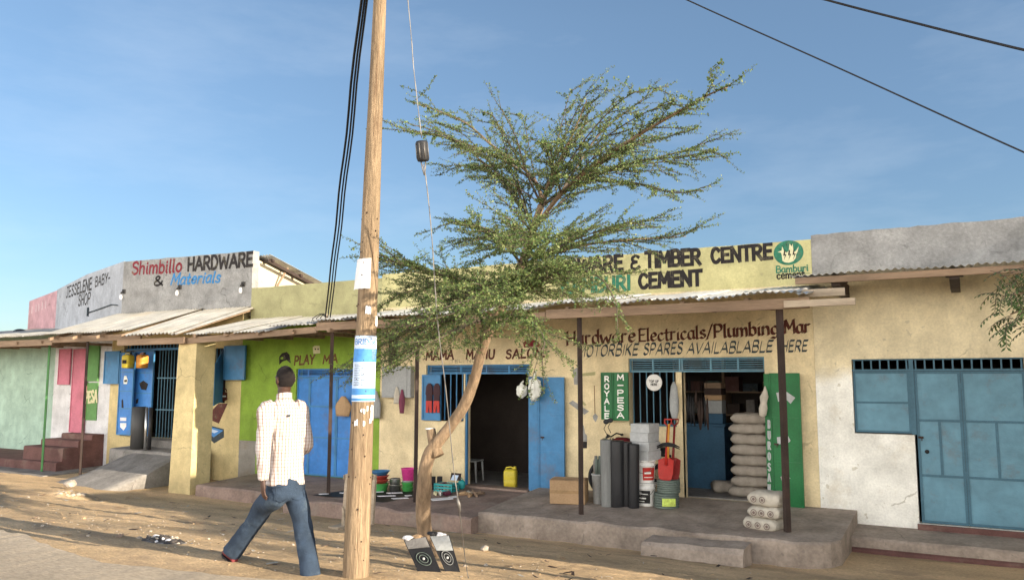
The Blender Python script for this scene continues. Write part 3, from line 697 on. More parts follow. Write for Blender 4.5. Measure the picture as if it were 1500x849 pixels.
# painted tools on the wall
m = MB()
decal(m, [(839, 542), (846, 537), (849, 545), (846, 563), (841, 563), (840, 552)], 0)            # hammer head
decal(m, [(849, 547), (872, 544), (872, 549), (849, 551)], 1)                                    # handle
decal(m, [(833, 590), (839, 586), (863, 602), (856, 607)], 0)                                    # trowel
decal(m, [(850, 589), (853, 586), (859, 592), (857, 594)], 1, 0, .0036)
decal(m, [(870, 564), (871, 564), (872.2, 606), (871, 606)], 3)                                  # pointing trowel
decal(m, [(868, 609), (872, 605), (876, 609), (875, 613), (872.5, 618), (869, 613)], 0, 0, .0036)
decal(m, [(853, 624), (855, 622), (857, 634), (860, 637), (860, 646), (850, 646), (850, 638), (853, 634)], 0)   # brush
decal(m, [(850, 646.2), (860, 646.2), (860, 656), (850, 656)], 2)
m.build('painted_tools', [mt['cement'], mt['olive'], mt['ink'], mt['sbrown']], b2, fix=False)
m = MB(); decal(m, [(1150, 507), (1157, 507), (1158, 517), (1148, 519)], 0, 0, .0028)
for x, y in ((1160, 590), (1170, 603), (1164, 640)): decal(m, [(x, y), (x + 6, y - 2), (x + 2, y + 3)], 0, 0, .0028)
# canopy
m = MB(); P = XG - .05
sheeting(b2, 'roof_sheeting', XG - .15, -6.3, -.004, 3.10, -1.95, 2.80, mt['tin'], wob=.02, ragged=.05, amp=.016, per=.10)
sheeting(b2, 'roof_sheeting', -6.28, X(1182, 424, -1.9), -.004, 3.13, -1.95, 2.855, mt['tin'], wob=.045, ragged=.07, pw=.7, amp=.018, per=.10)
xf = X(1254, 446, -1.8)
m = MB(); m.box(XG - .1, -6.0, -1.84, -1.79, 2.60, 2.755, 0, .006); m.box(-5.99, X(1186, 446, -1.8), -1.84, -1.79, 2.64, 2.79, 0, .006); m.build('fascia_board', mt['wood'], b2)
m = MB(); m.box(X(1150, 446, -1.8), xf, -1.90, -1.845, 2.655, 2.75, 0, .006); m.build('loose_beam', mt['woodp'], b2)
m = MB(); m.box(X(1170, 426, -1.5), X(1238, 426, -1.5), -1.55, -1.50, 2.82, 2.93, 0, .006); m.build('loose_beam', mt['woodp'], b2)
for i in range(9):
    x = XG + .5 + i * .95; m = MB(); m.box(x - .03, x + .03, -1.78, -.002, 2.78, 2.83); m.build('rafter', mt['wood'], b2)
for px, pz in ((1146, -.40), (849, -.42), (606, -.47)):
    x = {1146: -2.33, 849: -5.43, 606: -8.63}[px]; post(b2, x, -1.75, pz, 2.66, mt['rust'], .038 if px != 1146 else .045)

# ================================================= green play shop
b3 = thing('shop_building', 'lime green shop with blue double door between salon and grey parapet shop', 'building', (-12, 0, 0))
px0, px1 = X(432, 620), X(528, 620); pz0, pz1, pzv = -.44, 1.90, 1.72
xgd, xgc = X(375, 650), X(352, 600)
wall(b3, 'wall', XS + .002 - .25, XG, -1.0, 3.08, [(px0, px1, pz0, pz1)], [mt['green'], mt['dado'], mt['shimcream']], xs=[xgd, xgc], zs=[.25], mfn=lambda x, z: (2 if x < xgc else 1 if (z < .25 and x < xgd) else 0))
wall(b3, 'parapet', XS + .002, XG, 3.08, 3.82, [], [mt['olive']], xs=[XS + .3 * i for i in range(1, 16)], top=lambda x: .4 * rough(x))
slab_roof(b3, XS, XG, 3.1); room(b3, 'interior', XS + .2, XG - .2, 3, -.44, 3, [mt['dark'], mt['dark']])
vent(b3, 'vent_grille', px0, px1, pzv, pz1, mt['dblue'], 4, (px0 + (px1 - px0) * .17, px0 + (px1 - px0) * .6))
xa, xb2, xc = px0 + .38, px0 + 1.18, px1
db = [mt['dblue'], mt['blue']]
panel_door(b3, 'door_leaf', px0 + .004, xa - .002, pz0 + .01, pzv - .004, .05, [.33, .66], None, db, .03)
panel_door(b3, 'door_leaf', xa + .002, xb2, pz0 + .01, pzv - .004, .045, [.385, .70], None, db, .035)
panel_door(b3, 'door_leaf', xb2 + .004, xc - .004, pz0 + .01, pzv - .004, .05, [.385, .70], None, db, .03)
paint('PLAY', b3, mt['sbrown'], (431, 534), (460, 532.5), 13, 0, .23, slant=.1)
paint('MA', b3, mt['sbrown'], (473, 532), (494, 531), 12, 0, .23, slant=.1)
m = MB(); decal(m, [(409, 534), (409, 522), (413, 517), (420, 515), (424, 519), (426, 532), (420, 527), (414, 529)], 0)
decal(m, [(411, 523), (415, 522), (415, 526), (411, 526)], 1, 0, .004)
m.build('painted_picture', [mt['ink'], mt['green']], b3, fix=False); m = MB()
decal(m, [(458, 508), (461, 506), (468, 506), (469, 517), (459, 518)], 1); decal(m, [(461, 510), (463, 510), (463, 512), (461, 512)], 0, 0, .004); decal(m, [(465, 510), (467, 510), (467, 512), (465, 512)], 0, 0, .004)
m.build('painted_face', [mt['ink'], mt['scream']], b3, fix=False)
plinth(b3, 'platform', X(290, 710, -1.8), XG - .26, .0, -.44, -1.85, -.52, -1.1, mt['red_floor'], 20)
sheeting(b3, 'roof_sheeting', -14.75, -12.2, -.004, 3.07, -1.95, 2.62, mt['tinw'], wob=.03, ragged=.05, amp=.014, per=.10)
sheeting(b3, 'roof_sheeting', -12.2, XG - .16, -.004, 3.07, -1.95, 2.72, mt['tinw'], wob=.02, ragged=.04, amp=.014, per=.10)
m = MB(); m.prism([(-14.9, -1.84, 2.42), (XG - .1, -1.84, 2.56), (XG - .1, -1.84, 2.68), (-14.9, -1.84, 2.55)], (0, .05, 0)); m.build('fascia_board', mt['wood'], b3)
for i in range(5):
    x = -14.4 + i * .95; m = MB(); m.box(x - .035, x + .035, -1.92, -.002, 2.56, 2.63); m.build('rafter', mt['wood'], b3)
post(b3, -10.65, -1.75, -.5, 2.6, mt['rust'], .04)

# ================================================= grey parapet hardware shop on the left
b4 = thing('shop_building', 'grey parapet hardware shop with blue doors, cream pillar and block side wall', 'building', (-17, 0, 0))
xl = X(164, 590)
gx0, gx1 = X(179, 560), X(266, 560); gv0, gv1 = 2.44, 2.72
wx0_, wx1_ = X(306, 540), X(331, 540)
wall(b4, 'wall', xl, XS - .252, -1.0, 3.38, [(gx0, gx1, gv0, gv1), (gx0, gx1, .2, gv0), (wx0_, wx1_, 1.1, 2.42)], [mt['shimcream']])
wall(b4, 'parapet', XJ, XS, 3.38, 4.72, [], [mt['cement']], xs=[XJ + .25 * i for i in range(1, 20)], top=lambda x: .10 * (XS - x) / (XS - XJ) + .5 * rough(x))
room(b4, 'interior', xl + .1, XS - .4, 3, .2, 3.3, [mt['dark'], mt['dark']])
# block side wall that falls towards the back, and its roof
m = MB(); m.prism([(XS - .001, .2, 2.9), (XS - .001, 6.0, 2.9), (XS - .001, 6.0, 2.95), (XS - .001, .2, 4.52)], (-.15, 0, 0)); m.build('side_wall', mt['block'], b4)
m = MB(); m.prism([(xl + .1, .2, 2.9), (xl + .1, 6.0, 2.9), (xl + .1, 6.0, 2.95), (xl + .1, .2, 4.52)], (-.15, 0, 0)); m.box(xl, XS, 6, 6.15, -1, 3.1); m.build('side_wall', mt['block'], b4)
m = MB(); n = 60; rings = []
for t in range(9):
    y = .25 + t * .78; z = 4.64 - (y - .25) * .27
    rings.append([(XJ + .3 + (XS + .36 - XJ - .3) * i / 240, y, z + .015 * math.sin(2 * math.pi * (XS + .36 - XJ - .3) * i / 240 / .10)) for i in range(241)])
m.loft(rings, 0, True, False, closed=False); ro = m.build('roof_sheeting', mt['tin'], b4, fix=False); md = ro.modifiers.new('t', 'SOLIDIFY'); md.thickness = .004
m = MB()
for y in (.35, 1.3, 2.5, 3.8): z = 4.57 - (y - .25) * .27; m.box(XJ + .4, XS + .33, y - .04, y + .04, z - .07, z)
m.prism([(XS + .24, .22, 4.46), (XS + .24, 6.2, 2.86), (XS + .24, 6.2, 2.93), (XS + .24, .22, 4.53)], (.05, 0, 0)); m.build('purlins', mt['rust'], b4)
MB().tube([(XS + .02, .5, 3.4), (XS + .10, .75, 4.0), (XS + .25, .9, 4.40)], .025, 6).build('brace', mt['wood'], b4)
MB().box(XJ, XS, .2, .9, 3.2, 3.3).build('roof_slab', mt['cement'], b4)
paint('Shimbillo', b4, mt['red'], (193, 402), (266, 397.5), 18, 0, .2, gap=.10, slant=.06)
paint('HARDWARE', b4, mt['ink'], (275, 396.5), (370, 389), 19, 0, .24, gap=.13)
paint('&', b4, mt['ink'], (225, 418.5), (239, 417.5), 14, 0, .22)
paint('Materials', b4, mt['sblue'], (250, 416.8), (322, 413), 15.5, 0, .2, gap=.10, slant=.22)
for x, y in ((182, 433), (264, 427), (357, 423)):
    p = W(x, y, 0); l = MB(); l.box(p.x - .05, p.x + .05, -.04, -.001, p.z + .06, p.z + .17); l.tube([(p.x, -.04, p.z + .1), (p.x, -.09, p.z + .09), (p.x, -.10, p.z + .03)], .018, 8)
    lo = l.build('lamp_holder', mt['black'], b4)
    l = MB(); l.lathe([(.012, .03), (.03, 0), (.038, -.05), (.03, -.10), (.004, -.115)], (p.x, -.10, p.z), 14); l.build('bulb', mt['pwhite'], lo)
# doors of the shop
MB().box(gx0, gx1, .06, .10, gv0 - .03, gv0 + .03).build('transom', mt['blue'], b4)
bars(b4, 'vent_grille', gx0, gx1, gv0 + .03, gv1, 18, mt['steelf'], Y=.07, r=.012)
bars(b4, 'door_grille', X(226, 570), gx1, .2, gv0 - .03, 9, mt['steelf'], Y=.07, r=.010, hor=(.9, 1.7))
dbl = [mt['dblue'], mt['blue']]
panel_door(b4, 'door_leaf', X(174, 580, -.15), X(195, 580, -.15), Z(185, 637, -.15), Z(185, 516, -.15), -.16, [.32, .53, .76], None, dbl, .03)
panel_door(b4, 'door_leaf', X(196, 570, .03), X(225, 570, .03), .22, gv0 - .04, .0, [.30, .50, .74], None, dbl, .03)
panel_door(b4, 'window_shutter', X(153, 540, -.12), X(175, 540, -.12), Z(164, 562, -.12), Z(164, 514, -.12), -.13, [], None, [mt['blue']] * 2, .03)
m = MB()
decal(m, [(204, 561), (210, 557), (217, 562), (214, 571), (207, 570)], 0, -.003)
decal(m, [(181, 556), (182, 550), (185, 550), (187, 556), (186, 562), (181, 562)], 1, -.163); decal(m, [(182, 556), (186, 555.5), (186, 559), (182, 559.5)], 0, -.163, .004)
decal(m, [(176, 611), (185, 611), (185, 616), (176, 616)], 2, -.163); decal(m, [(176, 619), (185, 619), (185, 624), (181, 630), (176, 625)], 2, -.163); decal(m, [(178, 621), (183, 621), (181, 626)], 1, -.163, .004)
decal(m, [(178, 586), (180, 584), (181, 598), (178, 597)], 0, -.163); decal(m, [(199, 585), (203, 583), (202, 590), (199, 591)], 0, -.003)
m.build('painted_pictures', [mt['ink'], mt['swhite'], mt['paper']], b4, fix=False)
bars(b4, 'window_bars', wx0_, wx1_, 1.1, 2.42, 5, mt['steelf'], Y=.07)
panel_door(b4, 'window_shutter', X(329, 530, -.1), X(360, 530, -.1), Z(345, 556, -.1), Z(345, 506, -.1), -.12, [.47], None, [mt['blue'], mt['blue']], .03)
m = MB()   # second shutter, standing half open towards the street
p0, p1 = W(325, 560, -.02), W(311, 560, -.45)
m.prism([(p0.x, -.02, 1.15), (p1.x, -.42, 1.05), (p1.x, -.42, 2.0), (p0.x, -.02, 2.40)], (.02, .02, 0)); m.build('window_shutter', mt['blue'], b4)
m = MB()   # painted padlock, saw and paint tin on the wall right of the pillar
ring = [W(328 + 5.0 * math.cos(a), 575 + 5.5 * math.sin(a) - 2, 0) for a in [math.pi * k / 8 + math.pi for k in range(9)]]
ring2 = [W(328 + 3.3 * math.cos(a), 575 + 3.8 * math.sin(a) - 2, 0) for a in [math.pi * k / 8 + math.pi for k in range(9)]]
for i in range(8): m.face([V((q.x, -.003, q.z)) for q in (ring[i], ring[i + 1], ring2[i + 1], ring2[i])], 0)
decal(m, [(323.5, 574), (333, 574), (333, 585), (328, 587.5), (324, 585)], 0); decal(m, [(325.5, 579), (331, 579), (331, 581), (325.5, 581)], 2, 0, .004)
decal(m, [(301, 611), (320, 590.5), (333.5, 590.5), (320.5, 620)], 0)
decal(m, [(299, 628), (305, 622), (328, 628), (328, 640), (313.5, 649), (299, 632)], 1); decal(m, [(300, 629), (306, 624), (327, 630), (313, 640)], 3, 0, .0038)
decal(m, [(308, 627), (320, 631), (314, 634), (304, 630)], 4, 0, .0046)
m.build('painted_pictures', [mt['smaroon'], mt['slate'], mt['swhite'], mt['pblue'], mt['ppale']], b4, fix=False)
# pillar, landing, ramp
pl0, pl1 = X(256, 620, -1.8), X(284, 620, -1.8)
m = MB(); m.prism([(pl0 - .05, -1.85, -.9), (pl1 + .02, -1.85, -.9), (pl1 - .02, -1.8, 2.52), (pl0 + .02, -1.8, 2.52)], (0, .50, 0)); m.build('pillar', mt['shimcream'], b4)
plinth(b4, 'door_step', X(205, 640, -.3), X(268, 640, -.3), .0, .20, -.35, .18, -.8, mt['cementd'], 6)
plinth(b4, 'landing', X(168, 660, -.8), X(268, 660, -.8), .0, .02, -.95, -.02, -.8, mt['cementd'], 8)
m = MB(); rings = []
for i in range(11):
    t = i / 10; x = X(128, 680, -1.0) * (1 - t) + X(262, 680, -1.0) * t; hgt = min(1, t * 2.2)
    rings.append([(x, -.2, -.85 + .78 * hgt), (x, -1.0, -.85 + .76 * hgt), (x, -1.9, -.82 + .38 * hgt + .02 * noise.noise(V((x, 2, 2)))), (x - .15, -2.7, -.80 + .09 * hgt), (x - .2, -3.1, -.95), (x, -.2, -1)])
m.loft(rings, 0, True, True); m.build('ramp', mt['cementd'], b4)
sheeting(b4, 'roof_sheeting', -19.9, -16.5, -.004, 3.40, -1.95, 2.76, mt['tinw'], wob=.02, ragged=.04, amp=.014, per=.10)
sheeting(b4, 'roof_sheeting', -16.5, -14.75, -.004, 3.36, -2.10, 2.64, mt['tinw'], wob=.02, ragged=.03, amp=.022, per=.13)
m = MB(); m.box(-19.9, -16.3, -1.84, -1.79, 2.56, 2.70, 0, .006); m.box(-17.0, -14.7, -1.93, -1.86, 2.43, 2.57, 0, .006); m.build('fascia_board', mt['wood'], b4)
for i in range(6):
    x = -19.5 + i * .92; m = MB(); m.prism([(x, -2.05, 2.60), (x, -.002, 3.27), (x, -.002, 3.33), (x, -2.05, 2.67)], (.06, 0, 0)); m.build('rafter', mt['wood'], b4)
post(b4, -18.39, -1.75, -.75, 2.62, mt['rust'], .03)

# ================================================= baby shop with its angled parapet and the mint and pink fronts
b5 = thing('shop_building', 'baby shop with angled bluish parapet, mint wall and pink door', 'building', (-23, 0, 0))
J0 = V((XJ, 0, 0)); J1 = G(84, 424, 4.72); J1.z = 0
ju = (J1 - J0).normalized(); jn = V((ju.y, -ju.x, 0))
if jn.y > 0: jn = -jn
def PJ(px, py):
    r = ray(px, py); return CAM + r * ((J0 - CAM).dot(jn) / r.dot(jn))
m = MB(); L0, L1 = J0 + jn * .0, J1
m.prism([L0 + V((0, 0, 3.1)), L1 + V((0, 0, 3.1)), L1 + V((0, 0, 4.72)), L0 * .5 + L1 * .5 + V((0, 0, 4.86)), L0 + V((0, 0, 4.83))], -jn * .2); m.build('parapet', mt['jess'], b5)
def jpaint(t, p0, p1, cap, mat=mt['ink'], pen=.17):
    a, b = PJ(*p0), PJ(*p1); c = PJ((p0[0] + p1[0]) / 2, (p0[1] + p1[1]) / 2 - cap).z - (a.z + b.z) / 2
    paint(t, b5, mat, None, None, 0, pen=pen, frame=(a, b - a, V((0, 0, c)), jn), gap=.14, slant=.05)
jpaint('JESSELENE', (97, 436), (134, 423.5), 16); jpaint('BABY-', (139, 420), (161, 413), 14); jpaint('SHOP', (114.5, 448), (132, 444), 16)
p = PJ(130, 458); a = PJ(174, 447); m = MB(); m.tube([p + jn * .03, PJ(145, 453) + jn * .03, PJ(165, 446) + jn * .03, a + jn * .03], .014, 6); m.tube([p + jn * .03 - V((0, 0, .1)), p + jn * .03 + V((0, 0, .16))], .03, 6); m.build('conduit', mt['slate'], b5)
# pink parapet farther along
K1 = G(43, 441, 4.72); K1.z = 0; K0 = G(89, 423, 4.9); K0.z = 0
m = MB(); m.prism([K0 + V((0, 0, 3.0)), K1 + V((0, 0, 3.0)), K1 + V((0, 0, 4.72)), K0 + V((0, 0, 4.9))], V((.05, .2, 0))); m.build('parapet', mt['pinkwall'], b5)
ku = (K1 - K0).normalized(); kn = V((ku.y, -ku.x, 0)); kn = kn if kn.y < 0 else -kn
def PK(px, py):
    r = ray(px, py); return CAM + r * ((K0 - CAM).dot(kn) / r.dot(kn))
m = MB()
for px in (46, 52, 56, 61, 66):
    a = PK(px, 459 - (px - 46) * .36) + kn * .004; m.face([a, a + ku * -.12, a + ku * -.12 + V((0, 0, .26)), a + V((0, 0, .30))])
m.build('faded_lettering', M('faded_white_paint', (.56, .42, .44), bump=0), b5, fix=False)
mb = MB(); c = W(29, 487, 2.0); mb.ball((c.x, 2.0, c.z), .22, 0, 1, 1, .6); mb.build('water_drum', mt['rubber'], b5)
# lower front
x_m = X(77, 590); xd0, xd1 = X(104, 590), X(121, 590)
wall(b5, 'wall', -31, xl - .002, -1.1, 2.96, [], [mt['mint'], mt['white'], mt['shimcream']], xs=[x_m, X(160, 590)], mfn=lambda x, z: 0 if x < x_m else 1 if x < X(160, 590) else 2)
panel_door(b5, 'door', X(104, 590, -.04), X(125, 590, -.04), Z(112, 633, -.04), Z(112, 511, -.04), -.05, [.18, .36, .58, .8], None, [mt['pink']] * 2, .03)
panel_door(b5, 'window_shutter', X(86, 540, -.04), X(103, 540, -.04), Z(95, 563, -.04), Z(95, 511, -.04), -.05, [.5], None, [mt['pink']] * 2, .03)
panel_door(b5, 'window_shutter', X(128, 530, -.04), X(145, 530, -.04), Z(136, 558, -.04), Z(136, 504, -.04), -.05, [], None, [mt['gpan']] * 2, .03)
m = MB(); m.box(X(123, 590, -.02), X(142, 590, -.02), -.022, -.002, Z(132, 615), Z(132, 560)); gp = m.build('painted_panel', mt['gpan'], b5)
paint('PESA', gp, mt['scream'], (125, 590), (142, 588), 17, -.026, .2, gap=.14)
xp0, xp1 = X(60, 640, -.5), X(116, 640, -.5)
plinth(b5, 'step', X(92, 640, -.3), xp1 + .3, .0, Z(110, 634, -.2), -.35, Z(110, 634, -.2), -1, mt['maroon'], 6)
plinth(b5, 'step', X(66, 648, -.6), xp1 + .304, .0, Z(90, 643, -.6), -.72, Z(90, 643, -.6), -1, mt['maroon'], 6)
plinth(b5, 'step', X(40, 655, -1.0), xp1 + .308, .0, Z(70, 654, -1.0), -1.1, Z(70, 654, -1.0), -1, mt['maroon'], 6)
plinth(b5, 'platform', -31, xp1 + .312, .0, -.35, -1.25, -.42, -1, mt['maroon'], 20)
plinth(b5, 'apron', -31, xp1 + .8, .0, -.60, -1.9, -.66, -1, mt['cementd'], 20)
sheeting(b5, 'roof_sheeting', -31, -19.9, 4.0, 3.55, -1.95, 2.74, mt['tinw'], wob=.03, ragged=.05, amp=.014, per=.10)
m = MB(); m.box(-31, -19.7, -1.85, -1.79, 2.50, 2.66, 0, .006); m.build('fascia_board', mt['wood'], b5)
for i in range(10):
    x = -30 + i * 1.1; m = MB(); m.box(x - .035, x + .035, -1.9, -.002, 2.55, 2.62); m.build('rafter', mt['wood'], b5)
post(b5, -20.55, -1.4, -.72, 2.58, mt['gpost'], .028)
room(b5, 'interior', -30.8, xl - .2, 3.6, -.5, 3.0, [mt['dark'], mt['dark']])

# hasps and handles on the steel leaves
for pxy, par, Y_ in (((1345, 640), d1, .03), ((792, 640), dl, -.11), ((1134, 650), gd, -.14)):
    p = W(*pxy, Y_); m = MB(); m.box(p.x, p.x + .07, Y_ - .004, Y_ + .006, p.z - .015, p.z + .015).tube([(p.x + .05, Y_ - .004, p.z), (p.x + .05, Y_ - .03, p.z - .01), (p.x + .05, Y_ - .03, p.z - .05)], .006, 6); h_ = m.build('hasp', mt['rust'], par)
mt['cblue'] = M('counter_blue', (.03, .09, .16), rough=.6, var=.2)
# ================================================= things on and around the platforms
def fl_grey(y): return -.30 + .14 * y / 2.2
def fl_red(y): return -.41 + .09 * y / 2.42
def on(px, py, f):
    z = -.4
    for _ in range(6):
        p = G(px, py, z); z = f(p.y)
    return V((p.x, p.y, z))
def on_ground(px, py):
    z = -.4
    for _ in range(12):
        p = G(px, py, z); z = gz(p.x, p.y)
    return V((p.x, p.y, z))
def one(name, mb, mats, label, cat, loc, rz=0, group=None):
    """a thing that is one mesh, built round its own base point"""
    o = mb.build(name, mats); o.location = loc; o.rotation_euler = (0, 0, rz); return prop(o, label, cat, group)

# cardboard box with folded flaps
p = on(834, 735, fl_grey); t = thing('cardboard_box', 'brown cardboard carton standing beside the open blue salon door', 'box', p, R(16))
MB().box(-.29, .29, -.22, .22, 0, .38, 0, .008).build('body', mt['card'], t, True)
m = MB()
m.prism([(-.29, -.22, .383), (.29, -.22, .383), (.28, -.01, .40), (-.28, -.01, .395)], (0, 0, .004)); m.prism([(-.29, .22, .383), (.29, .22, .383), (.28, .02, .393), (-.28, .02, .40)], (0, 0, .004)); m.build('flap', mt['card'], t, True)
m = MB(); m.box(-.292, .292, -.2215, -.2205, .17, .22); m.build('tape', M('brown_tape', (.30, .19, .09), rough=.4, bump=0), t, True)

# rolls of sheeting on end
def roll(px, py, r, h, mat, label, lean=0.0, grp='rolls standing on end by the shop wall', name='sheet_roll', core=True):
    p = on(px, py, fl_grey) + V((0, r * .8, 0)); m = MB()
    prof = [(r * .25, h - .02), (r * .27, h), (r * .96, h + .004), (r, h - .01), (r * 1.01, h * .7), (r * .99, h * .4), (r, .01), (r * .97, 0), (.001, 0)]
    m.lathe(prof, (0, 0, 0), 28)
    for k in range(3):           # loose outer lap and ties
        z = h * (.2 + .3 * k); m.lathe([(r * 1.0, z - .008), (r * 1.025, z), (r * 1.0, z + .008)], (0, 0, 0), 28)
    m.box(r * .6, r * 1.05, -.004, .004, 0, h)
    o = one(name, m, mat, label, 'roll', p, rnd(0, 6), None); o.rotation_euler = (rnd(-.02, .02), lean, 0); return o
mt['roll'] = M('black_sheeting', (.018, .018, .02), rough=.45, var=.3, stretch=(1, 1, .1), bump=.4, bscale=20)
mt['rollg'] = M('grey_sheeting', (.19, .195, .19), rough=.6, var=.2, stretch=(1, 1, .2), bump=.3)
roll(887, 742, .10, 1.06, mt['rollg'], 'grey roll of sheeting standing left of the black rolls')
roll(902, 743, .115, 1.05, mt['roll'], 'black roll of sheeting standing directly beside the grey roll')
roll(915, 742, .10, 1.02, mt['roll'], 'black roll of sheeting in the middle of the black rolls')
roll(926, 744, .085, 1.0, mt['roll'], 'thin black roll standing against the white paint buckets', .03)
# bucket of bottles in clear film left of the rolls
p = on(874, 738, fl_grey); t = thing('plastic_bucket', 'pale grey bucket topped with small bottles left of the rolls', 'bucket', p + V((0, .12, 0)))
MB().lathe([(.001, 0), (.105, 0), (.125, .46), (.135, .46), (.135, .48), (.115, .48), (.001, .46)], (0, 0, 0), 20).build('body', mt['lgrey'], t, True)
for k in range(7):
    a = k * .9; x, y = (.065 * math.cos(a), .065 * math.sin(a)) if k else (0, 0)
    z = .47
    m = MB(); m.lathe([(.001, z), (.032, z), (.034, z + .2), (.014, z + .26), (.014, z + .30), (.001, z + .30)], (x, y, 0), 10)
    m.build('bottle', mt[random.choice(['cementd', 'hose', 'pwhite', 'wood'])], t, True)
# paint buckets
def bucket(p, label, labmat, word=None):
    t = thing('paint_bucket', label, 'bucket', p, 0)
    m = MB(); m.lathe([(.001, 0), (.135, 0), (.14, .01), (.158, .27), (.166, .275), (.166, .29), (.158, .295), (.160, .345)], (0, 0, 0), 28); m.build('body', mt['pwhite'], t, True)
    m = MB(); m.lathe([(.001, .352), (.150, .352), (.154, .362), (.170, .362), (.172, .335), (.166, .335)], (0, 0, 0), 28); m.build('lid', mt['pwhite'], t, True)
    m = MB(); rr = []
    a0, a1 = labmat[1]
    for i in range(13):
        a = R(a0 + (a1 - a0) * i / 12); rr.append([(math.cos(a) * (.1425 + z * .066 + .002), math.sin(a) * (.1425 + z * .066 + .002), z) for z in (.05, .25)])
    m.loft(rr, 0, True, False, closed=False); lb = m.build('label', mt[labmat[0]], t, True, fix=False)
    m = MB()
    for k, (z, h_, a, b) in enumerate(labmat[2]):
        rr = []
        for i in range(9):
            q = R(a + (b - a) * i / 8); rr.append([(math.cos(q) * (.1425 + zz * .066 + .004), math.sin(q) * (.1425 + zz * .066 + .004), zz) for zz in (z, z + h_)])
        m.loft(rr, 0, True, False, closed=False)
    m.build('print', mt['pwhite'], lb, True, fix=False)
    m = MB(); m.tube([(-.168, 0, .30), (-.13, -.13, .20), (0, -.178, .16), (.13, -.13, .20), (.168, 0, .30)], .004, 6); m.build('handle', mt['wire'], t, True)
    return t
pb = on(942.5, 741, fl_grey) + V((0, .13, 0))
bk = bucket(pb, 'white paint bucket with black label, under the red labelled bucket', ('black', (-150, -45), [(.19, .012, -140, -60), (.12, .02, -145, -70), (.075, .012, -140, -80)]))
paint('AL', bk, mt['pwhite'], None, None, 0, pen=.2, frame=(V((pb.x - .07, pb.y - .165, pb.z + .205)), V((.07, 0, 0)), V((0, 0, .035)), V((0, -1, 0))), lift=.006)
bucket(pb + V((-.005, 0, .3635)), 'white paint bucket with red label, stacked on another bucket', ('redp', (-85, -5), [(.15, .03, -75, -35), (.09, .012, -78, -20)]))
# four grey cartons stacked on the buckets
z = pb.z + .728
for k in range(4):
    m = MB(); m.box(-.17, .17, -.17, .17, 0, .142, 0, .006); m.box(-.172, .172, -.172, .172, .10, .143, 0, .006); m.box(-.05, .05, -.1745, -.1725, .055, .066)
    one('carton', m, mt['lgrey'], ['grey carton lowest of four, on the red labelled bucket', 'grey carton second from the bottom of the stack of four', 'grey carton second from the top of the stack of four', 'grey carton topmost of four stacked on the buckets'][k], 'box', (pb.x - .01 + rnd(-.015, .015), pb.y + .03, z + k * .1455), R(-14 + rnd(-5, 5)), 'grey cartons stacked on the paint buckets')
# coils of hose
def coil(p, r, h, label, lab=False):
    t = thing('hose_coil', label, 'hose', p)
    m = MB(); n = 6
    for k in range(n):
        z = h * (k + .5) / n; rr = r * (1 + .015 * math.sin(k * 2.1))
        m.lathe([(rr - h / n * .52 * math.cos(a) - .02, z + h / n * .52 * math.sin(a)) for a in [2 * math.pi * q / 8 for q in range(9)]], (0, 0, 0), 32)
        m.lathe([(rr * .72, z - h / n * .5), (rr - .02, z - h / n * .45), (rr - .02, z + h / n * .45), (rr * .72, z + h / n * .5)], (0, 0, 0), 32)
    m.lathe([(.06, .01), (.06, h - .02), (r * .74, h - .005), (r * .74, .0)], (0, 0, 0), 24)
    m.build('coil', mt['hose'], t, True)
    if lab:
        m = MB(); rr = []
        for i in range(9):
            a = R(-88 + 55 * i / 8); rr.append([(math.cos(a) * (r + .03), math.sin(a) * (r + .03), zz) for zz in (.05, .17)])
        m.loft(rr, 0, True, False, closed=False); m.build('label', mt['lime'], t, True, fix=False)
    else:
        for a in (0, 2.1, 4.2):
            pass
    return t
pc = on(971, 745, fl_grey) + V((0, .18, 0))
coil(pc, .20, .235, 'lower coil of dark green hose with a lime label', True)
coil(pc + V((.03, .02, .238)), .19, .20, 'upper grey green coil of hose below the red shovel')
# shovels and pick leaning on the wall
def shovel(px, label, dx, mat, dy):
    b = pc + V((dx, dy, .44)); t = thing('shovel', label, 'shovel', b)
    tilt = Matrix.Rotation(R(-12), 4, 'X')
    m = MB(); prof = [(-.10, .0), (-.125, .09), (-.13, .30), (-.05, .34), (.05, .34), (.13, .30), (.125, .09), (.10, .0), (0, -.05)]
    pts = [tilt @ V((x, .05 * (1 - (x / .13) ** 2) * .6 - .01, z)) for x, z in prof]
    m.prism(pts, tilt @ V((0, .006, 0))); m.build('blade', mat, t, True)
    m = MB(); m.tube([tilt @ V(q) for q in ((0, -.005, .22), (0, .0, .5), (0, 0, .86))], [.026, .02, .018], 10); m.build('shaft', mat, t, True)
    m = MB(); m.tube([tilt @ V(q) for q in ((0, 0, .85), (-.055, 0, .90), (-.06, 0, .96), (.06, 0, .96), (.055, 0, .90), (0, 0, .85))], .014, 8); m.build('grip', mat, t, True)
shovel(970, 'red shovel standing blade down on the hose coil', -.02, mt['redp'], .02)
shovel(976, 'dark red shovel mostly hidden behind the brighter red one', .06, M('dark_red_enamel', (.22, .02, .018), rough=.5), .12)
b = pc + V((0.02, .08, .95)); t = thing('pickaxe', 'pickaxe with dark curved head and orange handle against the wall', 'pickaxe', b)
m = MB()
for s_, zz in ((1, 0), (-1, .03)):
    m.tube([(-.19, .0, -.03 + zz), (-.09, -.01, .012 + zz), (0, -.012, .022 + zz), (.09, -.01, .012 + zz), (.19, 0, -.03 + zz)], [.008, .016, .022, .016, .008], 8)
m.build('head', mt['rubber'], t, True)
m = MB(); m.tube([(0, -.01, -.18), (0, .01, .1), (.005, .05, .36)], [.016, .018, .02], 8); m.build('handle', mt['oran'], t, True)
